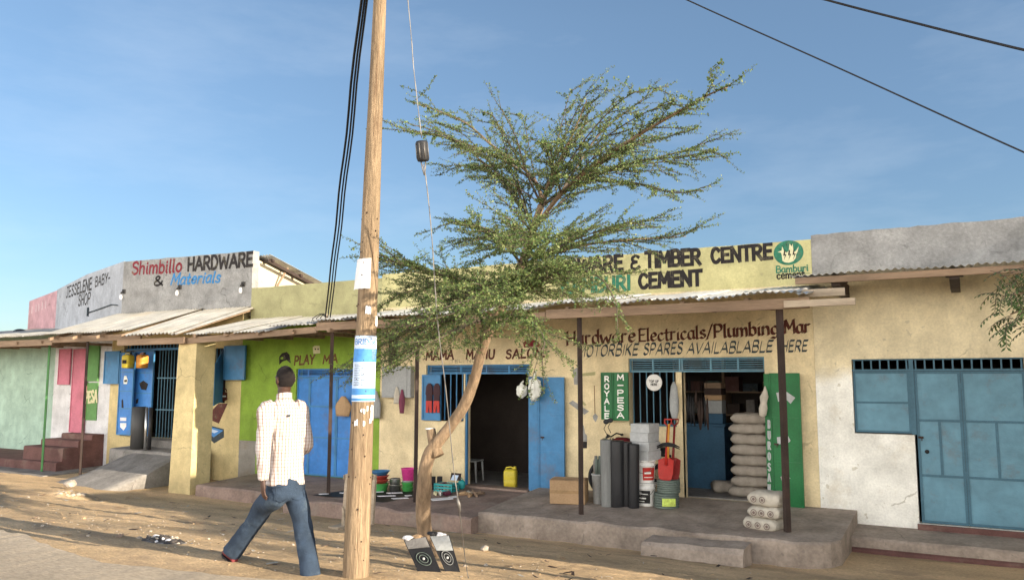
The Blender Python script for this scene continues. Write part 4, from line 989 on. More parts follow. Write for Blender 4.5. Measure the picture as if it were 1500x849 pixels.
# motorbike parked along the wall behind the rolls
pm = V((X(890, 700, -.32), -.34, fl_grey(-.3))); t = thing('motorbike', 'parked motorbike with mirrors and maroon tank behind the rolls', 'motorbike', pm)
def wheel(x):
    m = MB(); pts = [(x + .26 * math.cos(a), 0, .30 + .26 * math.sin(a)) for a in [2 * math.pi * k / 28 for k in range(29)]]; m.tube(pts, .038, 8); w = m.build('wheel', mt['rubber'], t, True)
    m = MB(); m.tube([(x + .23 * math.cos(a), 0, .30 + .23 * math.sin(a)) for a in [2 * math.pi * k / 28 for k in range(29)]], .012, 6)
    for k in range(10):
        a = 2 * math.pi * k / 10; m.tube([(x, 0, .30), (x + .23 * math.cos(a), 0, .30 + .23 * math.sin(a))], .003, 4)
    m.tube([(x, -.06, .30), (x, .06, .30)], .03, 8); m.build('rim', mt['chrome'], w, True)
wheel(-.06); wheel(1.0)
m = MB()
for y in (-.06, .06): m.tube([(-.12, y, .30), (.06, y, .82), (.10, y, .98)], .018, 8)
m.build('fork', mt['chrome'], t, True)
m = MB(); m.tube([(.06, 0, .86), (.35, 0, .62), (.45, 0, .34), (.75, 0, .32), (1.0, 0, .30)], .025, 8); m.tube([(.12, 0, .84), (.62, 0, .76), (1.15, 0, .72)], .022, 8); m.box(.35, .7, -.10, .10, .30, .55, 0, .03); m.build('frame', mt['rubber'], t, True)
m = MB(); m.loft([[(x, y_ * w, z0 + z_ * h_) for y_, z_ in ((-1, .1), (-.9, .8), (-.3, 1), (.3, 1), (.9, .8), (1, .1), (.5, 0), (-.5, 0))] for x, w, z0, h_ in ((.12, .07, .86, .09), (.2, .12, .82, .18), (.38, .13, .80, .20), (.55, .09, .78, .14))]); m.build('tank', M('maroon_tank', (.12, .015, .02), rough=.25, bump=0), t, True)
m = MB(); m.box(.55, 1.1, -.11, .11, .76, .86, 0, .035); m.build('seat', mt['rubber'], t, True)
m = MB(); m.tube([(.16, -.34, 1.02), (.10, -.20, 1.05), (.08, 0, 1.0), (.10, .20, 1.05), (.16, .34, 1.02)], .013, 8)
for y in (-.33, .33): m.tube([(.16, y - .05, 1.02), (.16, y + .05, 1.02)], .02, 8)
m.build('handlebar', mt['rubber'], t, True)
for y, x in ((-.22, .10), (.24, -.02)):
    m = MB(); m.tube([(x, y, 1.05), (x - .04, y - .03, 1.15), (x + .02, y - .06, 1.24)], .006, 6); m.ball((x + .02, y - .07, 1.27), .055, 0, 1, .4, .75); m.build('mirror', mt['rubber'], t, True)
m = MB(); m.lathe([(.001, 0), (.075, .0), (.085, .03), (.06, .10), (.001, .12)], (0, 0, 0), 18); bmesh.ops.transform(m.b, matrix=Matrix.Translation((-.07, 0, .90)) @ Matrix.Rotation(R(90), 4, 'Y'), verts=m.b.verts); m.build('headlight', mt['chrome'], t, True)

# sacks
def sack_mesh(w, d, h, seed, mats, logos=0):
    """a stuffed flat sack: pinched ends, sagging sides; long axis on x"""
    m = MB(); rings = []
    for i in range(17):
        u = -1 + 2 * i / 16; e = (1 - abs(u) ** 5); ring = []
        hh = h * (.42 + .60 * e ** .5); dd = d * (.90 + .10 * e)
        for k in range(18):
            a = 2 * math.pi * k / 18; cx, cz = math.cos(a), math.sin(a)
            sx = math.copysign(abs(cx) ** .55, cx); sz = math.copysign(abs(cz) ** .7, cz)
            q = V((u * w / 2, sx * dd / 2, h * .5 + sz * hh / 2)); nn = noise.noise(V((q.x * 7, q.y * 7 + seed * 3.1, q.z * 7))) * .018 + noise.noise(V((q.x * 18, q.y * 18 + seed, q.z * 18))) * .006
            q.z = max(0.002, q.z + nn); q.y += nn * sx; q.x += .012 * noise.noise(V((k * .4, seed, u))) ; ring.append(q)
        rings.append(ring)
    m.loft(rings, 0, True, True); return m
mt['sackmark'] = M('faded_print', (.20, .15, .13), var=.3, scale=14, bump=0)
def sack(loc, rz, w, d, h, seed, mat, label, grp, marks=0):
    t = thing('cement_sack', label, 'sack', loc, rz, grp)
    sack_mesh(w, d, h, seed, None).build('bag', mt[mat], t, True)
    if marks:
        for k in range(marks):
            x = -w * .26 + k * w * .26 + rnd(-.01, .01); m = MB(); pts = []
            for q in range(24):
                a = 2 * math.pi * q / 24; pts.append((math.cos(a), math.sin(a)))
            yy = -d * .5 * 1.0 - .017
            for r0, r1 in ((.034, .045), (.0, .020)):
                for q in range(24):
                    a, b_ = pts[q], pts[(q + 1) % 24]
                    m.face([(x + a[0] * r0, yy, h * .48 + a[1] * r0), (x + b_[0] * r0, yy, h * .48 + b_[1] * r0), (x + b_[0] * r1, yy, h * .48 + b_[1] * r1), (x + a[0] * r1, yy, h * .48 + a[1] * r1)]) if r0 else None
                if not r0: m.face([(x + a[0] * r1, yy, h * .48 + a[1] * r1) for a in pts])
            m.build('round_print', mt['sackmark'], t, True, fix=False)
    return t
ps = on(1122, 773, fl_grey); ps.z = -.445
sz0 = ps.z
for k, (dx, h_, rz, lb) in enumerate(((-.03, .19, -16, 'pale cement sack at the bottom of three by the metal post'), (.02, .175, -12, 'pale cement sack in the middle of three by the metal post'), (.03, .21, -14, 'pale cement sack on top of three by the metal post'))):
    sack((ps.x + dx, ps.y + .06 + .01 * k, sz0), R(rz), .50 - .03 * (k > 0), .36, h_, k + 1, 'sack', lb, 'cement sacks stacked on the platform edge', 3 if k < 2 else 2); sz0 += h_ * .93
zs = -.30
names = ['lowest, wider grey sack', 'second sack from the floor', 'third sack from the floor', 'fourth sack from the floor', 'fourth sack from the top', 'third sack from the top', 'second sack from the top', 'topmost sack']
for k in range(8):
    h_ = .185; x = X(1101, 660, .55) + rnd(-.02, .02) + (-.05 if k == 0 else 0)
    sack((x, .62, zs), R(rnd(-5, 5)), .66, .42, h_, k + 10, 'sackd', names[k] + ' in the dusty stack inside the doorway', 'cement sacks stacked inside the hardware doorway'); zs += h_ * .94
pz = W(1062, 712, 1.0); sack((pz.x, .95, -.30), R(25), .42, .34, .2, 30, 'sackd', 'slumped dusty sack lying on the shop floor beside the stack', None)
# shop counter and shelves inside
c0, c1 = X(1004, 670, 1.25), X(1062, 670, 1.25)
t = thing('shop_counter', 'dark blue counter inside the hardware doorway', 'counter', ((c0 + c1) / 2, 1.3, -.3))
m = MB(); m.box(c0, c1, 1.25, 1.75, -.30, Z(1030, 624, 1.25)); m.build('body', mt['cblue'], t)
m = MB(); m.box(c0 - .03, c1 + .03, 1.22, 1.78, Z(1030, 623.5, 1.25), Z(1030, 620, 1.25)); m.build('top', mt['cblue'], t)
zc = Z(1030, 619.8, 1.25)
bx0 = X(1048, 600, 1.5)
cols = [('cblue', .18), ('grey', .24), ('card', .10), ('rust', .12), ('wood', .1)]
for k, (c_, h_) in enumerate(cols):
    m = MB(); m.box(-.16, .16, -.14, .14, 0, h_ - .004, 0, .006); m.box(-.161, .161, -.015, .015, .003, h_ - .002)
    one('carton', m, mt[c_], ['blue carton on the counter inside, under the grey one', 'grey carton in the pile on the inside counter', 'brown carton just above the grey one on the counter', 'dark reddish carton in the pile on the inside counter', 'brown carton topping the pile on the inside counter'][k], 'box', (bx0, 1.5, zc), R(rnd(-4, 4)), None); zc += h_
t = thing('shelf_rack', 'dark timber shelves with goods along the back of the hardware shop', 'shelf', (-3.6, 3.0, -.3))
m = MB()
for z in (.5, .95, 1.4, 1.85): m.box(-5.4, -2.3, 2.75, 3.3, z, z + .03)
for x in (-5.4, -4.4, -3.4, -2.35): m.box(x, x + .05, 2.76, 3.29, -.3, 2.2)
m.build('frame', mt['wood'], t)
for k in range(34):
    z = (.53, .98, 1.43, 1.88)[k % 4]; x = -5.3 + (k // 4) * .36 + rnd(-.03, .03); hh = rnd(.15, .33); w = rnd(.08, .15)
    m = MB(); m.box(x - w, x + w, 2.8, 3.1, z + .001, z + hh, 0, .008); m.build('goods', mt[random.choice(['wood', 'rust', 'cementd', 'slate', 'maroon', 'hose'])], t)
# things hanging just inside the hardware doorway
for k in range(9):
    px = 1004 + k * 4 + rnd(-1, 1); x = X(px, 590, .5); zt = 1.7; l = rnd(.5, .95); m = MB()
    m.tube([(0, 0, 0), (rnd(-.01, .01), 0, -l * .4)], .003, 4); m.tube([(0, 0, -l * .4), (rnd(-.02, .02), .0, -l * .7), (rnd(-.03, .03), 0, -l)], [.012, .03, .012], 6)
    one('hanging_tool', m, mt[random.choice(['rubber', 'rust', 'hose'])], 'small tool or cable hank hanging inside the hardware doorway', 'tool', (x, .5, zt), 0, 'tools hanging inside the hardware doorway')
# clear bag and cloth on the window post
p = W(988, 590, -.06); m = MB(); m.loft([[(math.cos(a) * r_ + .01 * math.sin(3 * a + z * 9), math.sin(a) * r_ * .5, z) for a in [2 * math.pi * k / 14 for k in range(14)]] for r_, z in ((.01, .36), (.05, .28), (.075, .05), (.08, -.12), (.06, -.24), (.02, -.28))])
one('plastic_bag', m, mt['grey'], 'limp grey plastic bag hanging on the blue post of the shop window', 'bag', (p.x, -.07, p.z))
p = W(1121, 590, -.13); m = MB(); m.loft([[(math.cos(a) * r_ + dx, math.sin(a) * r_ * .6, z) for a in [2 * math.pi * k / 12 for k in range(12)]] for r_, z, dx in ((.01, .27, .02), (.03, .2, .02), (.07, .10, .0), (.05, .0, -.01), (.07, -.08, -.02), (.055, -.19, -.03), (.012, -.22, -.03))])
one('plastic_bag', m, mt['sack'], 'beige plastic bag hung on the green door leaf', 'bag', (p.x, -.20, p.z))
# round top-up sign
p = W(958.5, 560, -.02); t = thing('round_sign', 'round white sign hung on the window bars reading TOP UP HERE', 'sign', (p.x, -.03, p.z))
m = MB(); m.lathe([(.001, -.008), (.138, -.008), (.145, 0), (.138, .008), (.001, .008)], (0, 0, 0), 32); bmesh.ops.transform(m.b, matrix=Matrix.Rotation(math.pi / 2, 4, 'X'), verts=m.b.verts); m.build('disc', mt['pwhite'], t, True)
for w_, z, wd_ in (('TOP UP', .005, .17), ('HERE', -.05, .115)):
    paint(w_, t, mt['ink'], None, None, 0, pen=.22, frame=(V((p.x - wd_ / 2, -.0385, p.z + z)), V((wd_, 0, 0)), V((0, 0, .037)), V((0, -1, 0))), jit=0)
# jerrycans
def jerry(loc, rz, mat, label, hang=False, group=None):
    t = thing('jerrycan', label, 'jerrycan', loc, rz, group)
    m = MB(); rings = []
    for z, w, d in ((0, .09, .08), (.012, .125, .115), (.15, .13, .12), (.155, .126, .116), (.165, .13, .12), (.30, .13, .12), (.335, .115, .10), (.35, .06, .06)):
        ring = []
        for k in range(24):
            a = 2 * math.pi * k / 24; c, s_ = math.cos(a), math.sin(a)
            ring.append((math.copysign(abs(c) ** .5, c) * w, math.copysign(abs(s_) ** .5, s_) * d, z))
        rings.append(ring)
    m.loft(rings); m.build('body', mt[mat], t, True)
    m = MB(); m.tube([(-.10, 0, .32), (-.085, 0, .375), (0, 0, .39), (.05, 0, .37), (.055, 0, .345)], .014, 8); m.build('handle', mt[mat], t, True)
    m = MB(); m.lathe([(.001, .40), (.028, .40), (.03, .35)], (.085, 0, 0), 14); m.build('cap', mt['rubber' if hang else mat], t, True)
    return t
p = W(746, 713, .3); jerry((p.x, .35, -.41), R(20), 'yel', 'yellow jerrycan standing on the salon floor in the doorway')
p = W(187, 539, -.3); j1 = jerry((p.x, -.30, p.z), R(10), 'yel', 'yellow jerrycan hanging in front of the left blue door leaf', True)
m = MB(); m.box(-.06, .07, -.128, -.122, .12, .21); m.build('label', mt['ink'], j1, True)
p = W(208, 539, -.28); jerry((p.x, -.28, p.z), R(-6), 'oran', 'orange jerrycan hanging beside the yellow one on blue doors', True)
m = MB(); a, b = W(180, 514, -.3), W(214, 513, -.28); m.tube([(a.x - .1, -.29, a.z + .03), ((a.x + b.x) / 2, -.29, a.z + .0), (b.x + .1, -.29, b.z + .03)], .006, 6); m.tube([(a.x - .1, -.29, a.z + .03), (a.x - .1, -.005, a.z + .08)], .006, 6); m.tube([(b.x + .1, -.29, b.z + .03), (b.x + .1, -.005, b.z + .08)], .006, 6); one('hanging_rail', m, mt['wire'], 'thin wire rail carrying the two hanging jerrycans', 'rail', (0, 0, 0))
# dark roll with shiny edge before the blue doors
p = W(203, 655, -.7); t = thing('sheet_roll', 'tall dark roll with shiny metal edge standing before the left blue doors', 'roll', (p.x, -.72, 0.0))
MB().lathe([(.001, 1.0), (.12, 1.0), (.165, .99), (.17, .5), (.168, .0), (.001, 0)], (0, 0, 0), 28, sx=1.15).build('roll', M('dark_grey_roll', (.05, .05, .05), rough=.5, stretch=(1, 1, .1)), t, True)
p2 = W(212, 655, -.86); MB().tube([(p2.x - p.x, -.13, .0), (p2.x - p.x, -.13, 1.0)], .035, 12).build('metal_pipe', mt['alu'], t, True)
MB().tube([(p2.x - p.x + .08, -.08, .0), (p2.x - p.x + .08, -.08, 1.0)], .045, 12).build('black_pipe', mt['roll'], t, True)
# meter box, its conduit, things hung below
p = W(581, 558, -.1); t = thing('meter_box', 'grey metal electricity meter box on the wall left of the salon', 'meter box', (p.x, -.08, p.z))
x0_, x1_, z0_, z1_ = X(561, 558, -.1), X(603, 558, -.1), Z(581, 582, -.1), Z(581, 536, -.1)
MB().box(x0_, x1_, -.14, -.003, z0_, z1_, 0, .01).build('case', mt['grey'], t)
MB().box(x0_ + .02, x1_ - .09, -.150, -.1405, z0_ + .03, z1_ - .03, 0, .004).build('door', mt['grey'], t)
for q in (.10, .24): MB().box(x0_ + q, x0_ + q + .09, -.153, -.1505, z1_ - .13, z1_ - .10).build('window', mt['black'], t)
MB().box(X(570, 515, -.06), X(581, 515, -.06), -.08, -.003, z1_ + .002, Z(575, 490, -.06)).build('conduit', mt['rust'], t)
def drape(label, name, px, py0, py1, wpx, mat, Y=-.12, cat='cloth', n=4, taper=.5):
    a = W(px, py0, Y); s_ = (W(px + wpx, py0, Y).x - a.x) / 2; hgt = a.z - W(px, py1, Y).z; m = MB(); rings = []
    for i in range(9):
        v = i / 8; wv = s_ * (.25 + .75 * min(1, v * 2.2)) * (1 - taper * max(0, v - .55))
        rings.append([(math.cos(q) * wv * (1 + .12 * math.sin(n * q + v * 3)), math.sin(q) * wv * .38 * (1 + .3 * math.sin(n * q)), -hgt * v) for q in [2 * math.pi * k / 16 for k in range(16)]])
    m.loft(rings); return one(name, m, mt[mat], label, cat, (a.x, Y, a.z))
drape('thin maroon cloth hanging below the grey meter box', 'hanging_cloth', 589, 570, 605, 8, 'cloth', -.17)
drape('small pale bag hanging below the grey meter box', 'hanging_bag', 581, 566, 591, 8, 'sack', -.17, 'bag', 3, .1)
drape('grey cloth with pale hem hanging on the green wall beside the pole', 'hanging_cloth', 550, 572, 612, 15, 'grey', -.1, 'cloth', 5, 0)
drape('brown leather bag hanging before the blue double door', 'hanging_bag', 503, 580, 609, 22, 'card', -.14, 'bag', 5, .4)
# white bags hung on the salon door leaf
def baglobe(px, py, wpx, hpx, mat, label, Y=-.2):
    a = W(px, py, Y); k_ = FPX / (a - CAM).dot(FWD); w, h_ = wpx / k_ / 2, hpx / k_ / 2; q = bmesh.new(); bmesh.ops.create_icosphere(q, subdivisions=4, radius=1)
    for v in q.verts:
        d = 1 + .22 * noise.noise(v.co * 1.7 + V((px, 0, 0))) + .10 * noise.noise(v.co * 5); v.co = V((v.co.x * w * d, v.co.y * w * .7 * d, v.co.z * h_ * d * (1 if v.co.z < 0 else .95)))
        if v.co.z > h_ * .55: v.co.x *= .55; v.co.y *= .55
    for f in q.faces: f.smooth = True
    m = MB(); m.add(q); m.tube([(0, 0, h_ * .8), (.02, .04, h_ * 1.25)], [.03, .012], 8); return one('plastic_bag', m, mt[mat], label, 'bag', (a.x, Y, a.z))
baglobe(764, 571, 17, 22, 'bag', 'white plastic bag hanging left of the greenish one at the salon door')
baglobe(783, 567, 20, 40, 'bag', 'pale greenish bulging plastic bag hung on the salon door leaf', -.24)
# clothes on the salon shutter
for k, px in enumerate((629, 640)):
    a, b = W(px - 4, 561, -.09), W(px + 4, 604, -.09); m = MB(); hh = a.z - b.z; ww = (b.x - a.x) / 2
    prof = [(-.35, 0), (-1, -.06), (-1.25, -.22), (-.95, -.24), (-1, -hh * .62), (1, -hh * .62), (.95, -.24), (1.25, -.22), (1, -.06), (.35, 0)]
    m.prism([(x * ww, 0, z) for x, z in prof], (0, .02, 0)); t = thing('hanging_shirt', ['dark shirt over red trousers hanging on left half of blue shutter', 'dark shirt over red trousers hanging on right half of blue shutter'][k], 'clothes', ((a.x + b.x) / 2, -.105, a.z))
    m.build('shirt', M('dark_cloth', (.05, .025, .03), bump=.3), t, True)
    m = MB(); m.prism([(-ww, .0, -hh * .60), (-ww * 1.05, 0, -hh), (-.02, 0, -hh), (0, 0, -hh * .72), (.02, 0, -hh), (ww * 1.05, 0, -hh), (ww, 0, -hh * .60)], (0, .016, 0)); bmesh.ops.translate(m.b, vec=(0, -.004, 0), verts=m.b.verts); m.build('trousers', mt['redp'], t, True)
# chair inside the salon
p = W(692, 700, .7); t = thing('plastic_chair', 'grey plastic chair just inside the salon doorway', 'chair', (p.x - .1, .8, -.41), R(100))
MB().box(-.21, .21, -.2, .2, .40, .43, 0, .01).build('seat', mt['grey'], t, True)
MB().prism([(-.2, .19, .44), (.2, .19, .44), (.18, .27, .86), (-.18, .27, .86)], (0, .02, 0)).build('backrest', mt['grey'], t, True)
for x in (-.18, .18):
    for y in (-.17, .17): MB().tube([(x, y, .4), (x * 1.1, y * 1.15, 0)], [.022, .018], 8).build('leg', mt['grey'], t, True)

# basins, pots and tubs on the red platform
def basin(p, r0, r1, h, mat, label, group=None, name='basin', sy=1):
    m = MB(); m.lathe([(.001, 0), (r0, 0), (r1, h - .012), (r1 + .014, h - .006), (r1 + .014, h), (r1 - .004, h), (r0 - .006, .012), (.001, .012)], (0, 0, 0), 28, sy=sy)
    return one(name, m, mt[mat], label, 'basin' if name == 'basin' else 'pot' if name == 'pot' else 'tub', p, 0, group)
p = on(557, 719, fl_red); k_ = FPX / (p - CAM).dot(FWD)
basin(p, .12, .15, .15, 'gplas', 'green basin under the red basins beside the pole'); basin(p + V((0, 0, .152)), .11, .155, .07, 'rplas', 'red basin resting straight on the green basin'); basin(p + V((0, 0, .224)), .11, .155, .075, 'rplas', 'upper red basin, directly below the blue basin'); basin(p + V((-.01, 0, .302)), .12, .18, .085, 'bplas', 'blue basin topping the stack of basins beside the pole')
p = on(578.5, 718.5, fl_red); basin(p, .10, .11, .12, 'alu', 'lower aluminium pot of the pair', None, 'pot'); basin(p + V((0, 0, .123)), .10, .105, .115, 'alu', 'upper aluminium pot stacked on its twin', None, 'pot')
p = on(597, 719, fl_red); basin(p, .09, .11, .085, 'gplas', 'green tub at the bottom under the pink bucket', None, 'tub'); basin(p + V((0, 0, .088)), .09, .11, .085, 'gplas', 'second green tub, under the pale lid', None, 'tub'); basin(p + V((0, 0, .176)), .10, .105, .03, 'lgrey', 'pale round lid between green tubs and pink bucket', None, 'tub'); basin(p + V((.02, .02, .209)), .12, .155, .22, 'pinkp', 'bright pink bucket on the green tubs behind the post', None, 'tub')
p = on(612, 720, fl_red)
for k in range(3): basin(p + V((0, .12, k * .098)), .08, .10, .095, 'pinkp', ['lowest pink tub beside the trunk', 'middle pink tub beside the trunk', 'top pink tub beside the trunk'][k], 'pink tubs stacked beside the trunk', 'tub')
# gumboots, crate, bag
for k, px in enumerate((634, 644)):
    p = on(px, 716, fl_red); m = MB(); m.tube([(0, 0, .24), (0, 0, .12), (0, 0, .05)], [.055, .052, .05], 12); m.tube([(0, .04, .04), (0, -.05, .04), (0, -.13, .035)], [.045, .048, .035], 10)
    one('gumboot', m, mt['rubber'], ['black gumboot beside the trunk', 'black gumboot against the teal crate'][k], 'boot', p, R(20))
p = on(654, 719, fl_red); t = thing('plastic_crate', 'teal slatted plastic crate on the red platform', 'crate', p, R(4))
m = MB()
for z in (.0, .055, .11): m.box(-.19, .19, -.13, -.118, z + .004, z + .043).box(-.19, .19, .118, .13, z + .004, z + .043).box(-.19, -.178, -.117, .117, z + .004, z + .043).box(.178, .19, -.117, .117, z + .004, z + .043)
m.build('slats', mt['teal'], t, True)
m = MB()
for x in (-.196, .184):
    for y in (-.136, .124): m.box(x, x + .012, y, y + .012, 0, .16)
m.box(-.177, .177, -.116, .116, .0, .01); m.build('corner_frame', mt['teal'], t, True)
for k in range(5): m = MB(); m.box(-.16 + k * .07, -.11 + k * .07, -.09, .08, .012, .15 + rnd(-.02, .02), 0, .008); m.build('goods', mt[random.choice(['rubber', 'card', 'cloth'])], t, True)
p = on(676, 716, fl_red); m = MB(); m.ball((0, 0, .09), .1, 0, .8, .7, .95); m.tube([(-.04, 0, .15), (0, 0, .22), (.04, 0, .15)], .008, 6); one('fabric_bag', m, mt['teal'], 'small dark teal bag standing right of the teal crate', 'bag', p)
p = on(666, 716, fl_red) + V((0, -.02, .17)); t = thing('picture_frame', 'small sky blue picture card in dark frame propped on the crate', 'picture', p)
rot = Matrix.Rotation(R(-15), 4, 'X')
m = MB(); m.box(-.10, .13, .01, .022, 0, .14); bmesh.ops.transform(m.b, matrix=rot, verts=m.b.verts); m.build('frame', mt['rust'], t, True)
m = MB(); m.prism([(-.09, .006, .0), (.05, .006, .0), (.08, .006, .10), (-.05, .006, .10)], (0, .003, 0)); bmesh.ops.transform(m.b, matrix=rot, verts=m.b.verts); m.build('card', mt['ppale'], t, True)
# the mats with wares
def matquad(pix, f, dz=.006):
    return [on(x, y, f) + V((0, 0, dz)) for x, y in pix]
m = MB(); m.prism(matquad([(458, 725), (500, 719), (558, 716), (607, 719), (606, 733), (560, 736), (500, 729)], fl_red), (0, 0, .004)); m.build('ground_sheet', mt['black']); prop(bpy.data.objects['ground_sheet'], 'black plastic sheet spread on the red platform with pale wares', 'sheet')
for k, (x, y, w, h_) in enumerate(((553, 721, 19, 1.6), (578, 722.5, 24, 2.0), (598, 726.5, 11, 1.8), (566, 727, 28, 1.7), (586, 730.5, 26, 2.2), (503, 722.5, 12, 1.4), (474, 724, 15, 1.2))):
    pp = matquad([(x - w / 2, y), (x + w / 2 - 3, y - h_ / 2), (x + w / 2, y), (x - w / 2 + 4, y + h_ / 2)], fl_red, .012); m = MB(); m.prism(pp, (0, 0, .008)); o = m.build('sandal_sole' if k % 2 else 'magazine', mt['paper'])
    prop(o, 'pale flat ware laid out on the black ground sheet', 'wares', 'pale wares laid out on the black sheet')
for k, (x, y, w, h_, c_) in enumerate(((647, 731, 34, 5, 'paper'), (638, 724, 6, 4, 'scream'), (645, 724, 6, 5, 'pwhite'), (655, 724, 12, 4, 'cloth'), (664, 728, 14, 3, 'paper'))):
    pp = matquad([(x - w / 2, y), (x + w / 2 - 3, y - h_ / 2), (x + w / 2, y), (x - w / 2 + 4, y + h_ / 2)], fl_red, .004); m = MB(); m.prism(pp, (0, 0, .012 if w > 12 else .05)); o = m.build('paper_sheet' if w > 12 else 'small_box', mt[c_]); prop(o, ['large white paper laid flat right of the trunk', 'small cream box beside the trunk', 'small white box in front of teal crate', 'small maroon box in front of teal crate', 'narrow white paper lying by the crate'][k], 'wares')
for k in range(6):
    p = on(680 + k * 4.5, 724 + rnd(-2, 3), fl_red); m = MB(); m.tube([(-.10, 0, .02), (0, .01, .03), (.11, -.01, .02)], [.025, .04, .022], 8); m.tube([(-.01, -.03, .04), (.02, 0, .075), (.03, .035, .04)], .008, 6)
    one('sandal', m, mt[random.choice(['card', 'wood', 'sack'])], 'brown sandal in the heap at the salon doorstep', 'sandal', p, rnd(0, 3), 'sandals heaped at the salon doorstep')
# wooden stand behind the pole
pA, pB = on_ground(502, 773), on_ground(543, 768)
t = thing('wooden_stand', 'rough pale timber stand half hidden behind the utility pole', 'stand', pA)
for q in (pA, pB):
    MB().prism([q + V((-.035, 0, 0)), q + V((.035, 0, 0)), q + V((.05, .03, .80)), q + V((-.0, .03, .80))], (0, .05, 0)).build('leg', mt['woodp'], t)
MB().box(pA.x - .12, pA.x + .07, pA.y - .18, pA.y + .18, pA.z - .02, pA.z + .05).build('foot', mt['woodp'], t)
MB().prism([pA + V((.0, -.015, .72)), pB + V((.03, -.015, .72)), pB + V((.03, -.015, .79)), pA + V((.0, -.015, .79))], (0, .03, 0)).build('rail', mt['woodp'], t)
MB().prism([pA + V((.01, -.02, .05)), pA + V((.06, -.02, .0)), pA + V((.02, -.02, .30)), pA + V((-.01, -.02, .32))], (0, .02, 0)).build('brace', mt['woodp'], t)
# concrete step block before the grey platform
q0, q1 = W(955, 783, -2.36), W(1100, 794, -2.36)
m = MB(); nn = 14; rings = []
for i in range(nn + 1):
    s_ = i / nn; x = q0.x + (q1.x - q0.x) * s_; w_ = lambda k: .02 * noise.noise(V((x * 3, k, 1)))
    rings.append([(x, q0.y + (q1.y - q0.y) * s_ + .02, q0.z + (q1.z - q0.z) * s_ + w_(1)), (x, q0.y - .38 + w_(2), q0.z + (q1.z - q0.z) * s_ - .02 + w_(3)), (x, q0.y - .43 + w_(4), q0.z - .06), (x, q0.y - .5, -1.0), (x, q0.y + .02, -1.0)])
m.loft(rings, 0, False); o = m.build('concrete_block', mt['grey_floor']); prop(o, 'worn concrete step block set in front of the grey platform', 'step')
m = MB(); m.loft([[(x, q0.y - .52, -.76 + .02 * noise.noise(V((x * 4, 1, 1)))), (x, q0.y - .80, -.78 + .02 * noise.noise(V((x * 4, 5, 1)))), (x, q0.y - .84, -1), (x, q0.y - .52, -1)] for x in [q0.x + .1 + (q1.x - q0.x) * .95 * i / 10 for i in range(11)]], 0, False); o = m.build('concrete_slab', mt['grey_floor']); prop(o, 'low concrete slab lying at the foot of the step block', 'slab')
# rubble heap, ash heap, stray stones
def stone(r, seed):
    q = bmesh.new(); bmesh.ops.create_icosphere(q, subdivisions=2, radius=r)
    for v in q.verts: v.co *= 1 + .45 * noise.noise(v.co * (1.1 / r) + V((seed, 0, 0)))
    bmesh.ops.scale(q, vec=(1, .85, .62), verts=q.verts); return q
def heap(px, py, wpx, hgt, n, mats, name, label, cat, rmax=.05, top=None):
    p = on_ground(px, py); k_ = FPX / (p - CAM).dot(FWD); L_ = wpx / k_ / 2; t = thing(name, label, cat, p); m = MB(); N = 28; rows = []
    for j in range(N + 1):
        row = []
        for i in range(N + 1):
            u, v = -1 + 2 * i / N, -1 + 2 * j / N; r_ = math.hypot(u, v); x, y = p.x + u * L_ * 1.15, p.y + v * L_ * .75
            hh = hgt * max(0, 1 - r_ * r_) ** 1.3 * (1 + .7 * noise.noise(V((u * 4, v * 4, px)))) + .03 * max(0, 1 - r_) * noise.noise(V((u * 11, v * 11, 2)))
            row.append((x, y, gz(x, y) - .012 + hh))
        rows.append(row)
    m.loft(rows, 0, True, False, closed=False); m.build('mound', mt[mats[0]], t, fix=False)
    for k in range(n):
        a = rnd(0, 6.28); r_ = abs(random.gauss(0, .5)); x, y = p.x + math.cos(a) * r_ * L_, p.y + math.sin(a) * r_ * L_ * .6; s_ = rnd(.25, 1) * rmax
        hh = hgt * max(0, 1 - r_ * r_) ** 1.3
        m = MB(); m.add(stone(s_, k * 1.7), 0, Matrix.Translation((x, y, gz(x, y) + hh * .9)) @ Matrix.Rotation(rnd(0, 6), 4, 'Z') @ Matrix.Rotation(rnd(-.5, .5), 4, 'X')); m.build('lump', mt[random.choice(mats[1:])], t)
    return t
heap(100, 728, 100, .10, 45, ['dirt', 'stone', 'stone', 'dirt'], 'rubble_heap', 'heap of earth and pale broken stones left of the pillar', 'rubble', .07)
heap(240, 792, 84, .05, 60, ['ash', 'ash', 'ash', 'paper', 'stone'], 'rubbish_heap', 'burnt dark rubbish with white scraps on the sunlit dirt', 'rubbish', .035)
m = MB(); random.seed(5)
for k in range(1500):
    x, y = rnd(-17, -.5), -8.2 + abs(random.gauss(0, 2.3)); s_ = .004 + .010 * random.random() ** 2 + (.022 * random.random() if random.random() < .04 else 0)
    if y > -2.6: continue
    q = bmesh.new(); bmesh.ops.create_icosphere(q, subdivisions=1, radius=s_)
    for v in q.verts: v.co *= 1 + .5 * noise.noise(v.co * 90 + V((k, 0, 0)))
    bmesh.ops.scale(q, vec=(1, .9, .6), verts=q.verts); m.add(q, random.choice([0, 0, 1]), Matrix.Translation((x, y, gz(x, y) + s_ * .25)))
prop(m.build('loose_gravel', [mt['stone'], mt['dirt']]), kind='stuff')
p = on_ground(103, 717); o = one('stone', (lambda mm: (mm.add(stone(.13, 3.3)), mm)[1])(MB()), mt['stone'], 'pale squarish stone lying on top of the rubble heap', 'stone', p + V((0, 0, .12)))
p = on_ground(710, 806); one('stone', (lambda mm: (mm.add(stone(.055, 8.3)), mm)[1])(MB()), mt['stone'], 'single pale stone on the dirt right of the guy wire', 'stone', p + V((0, 0, .03)))

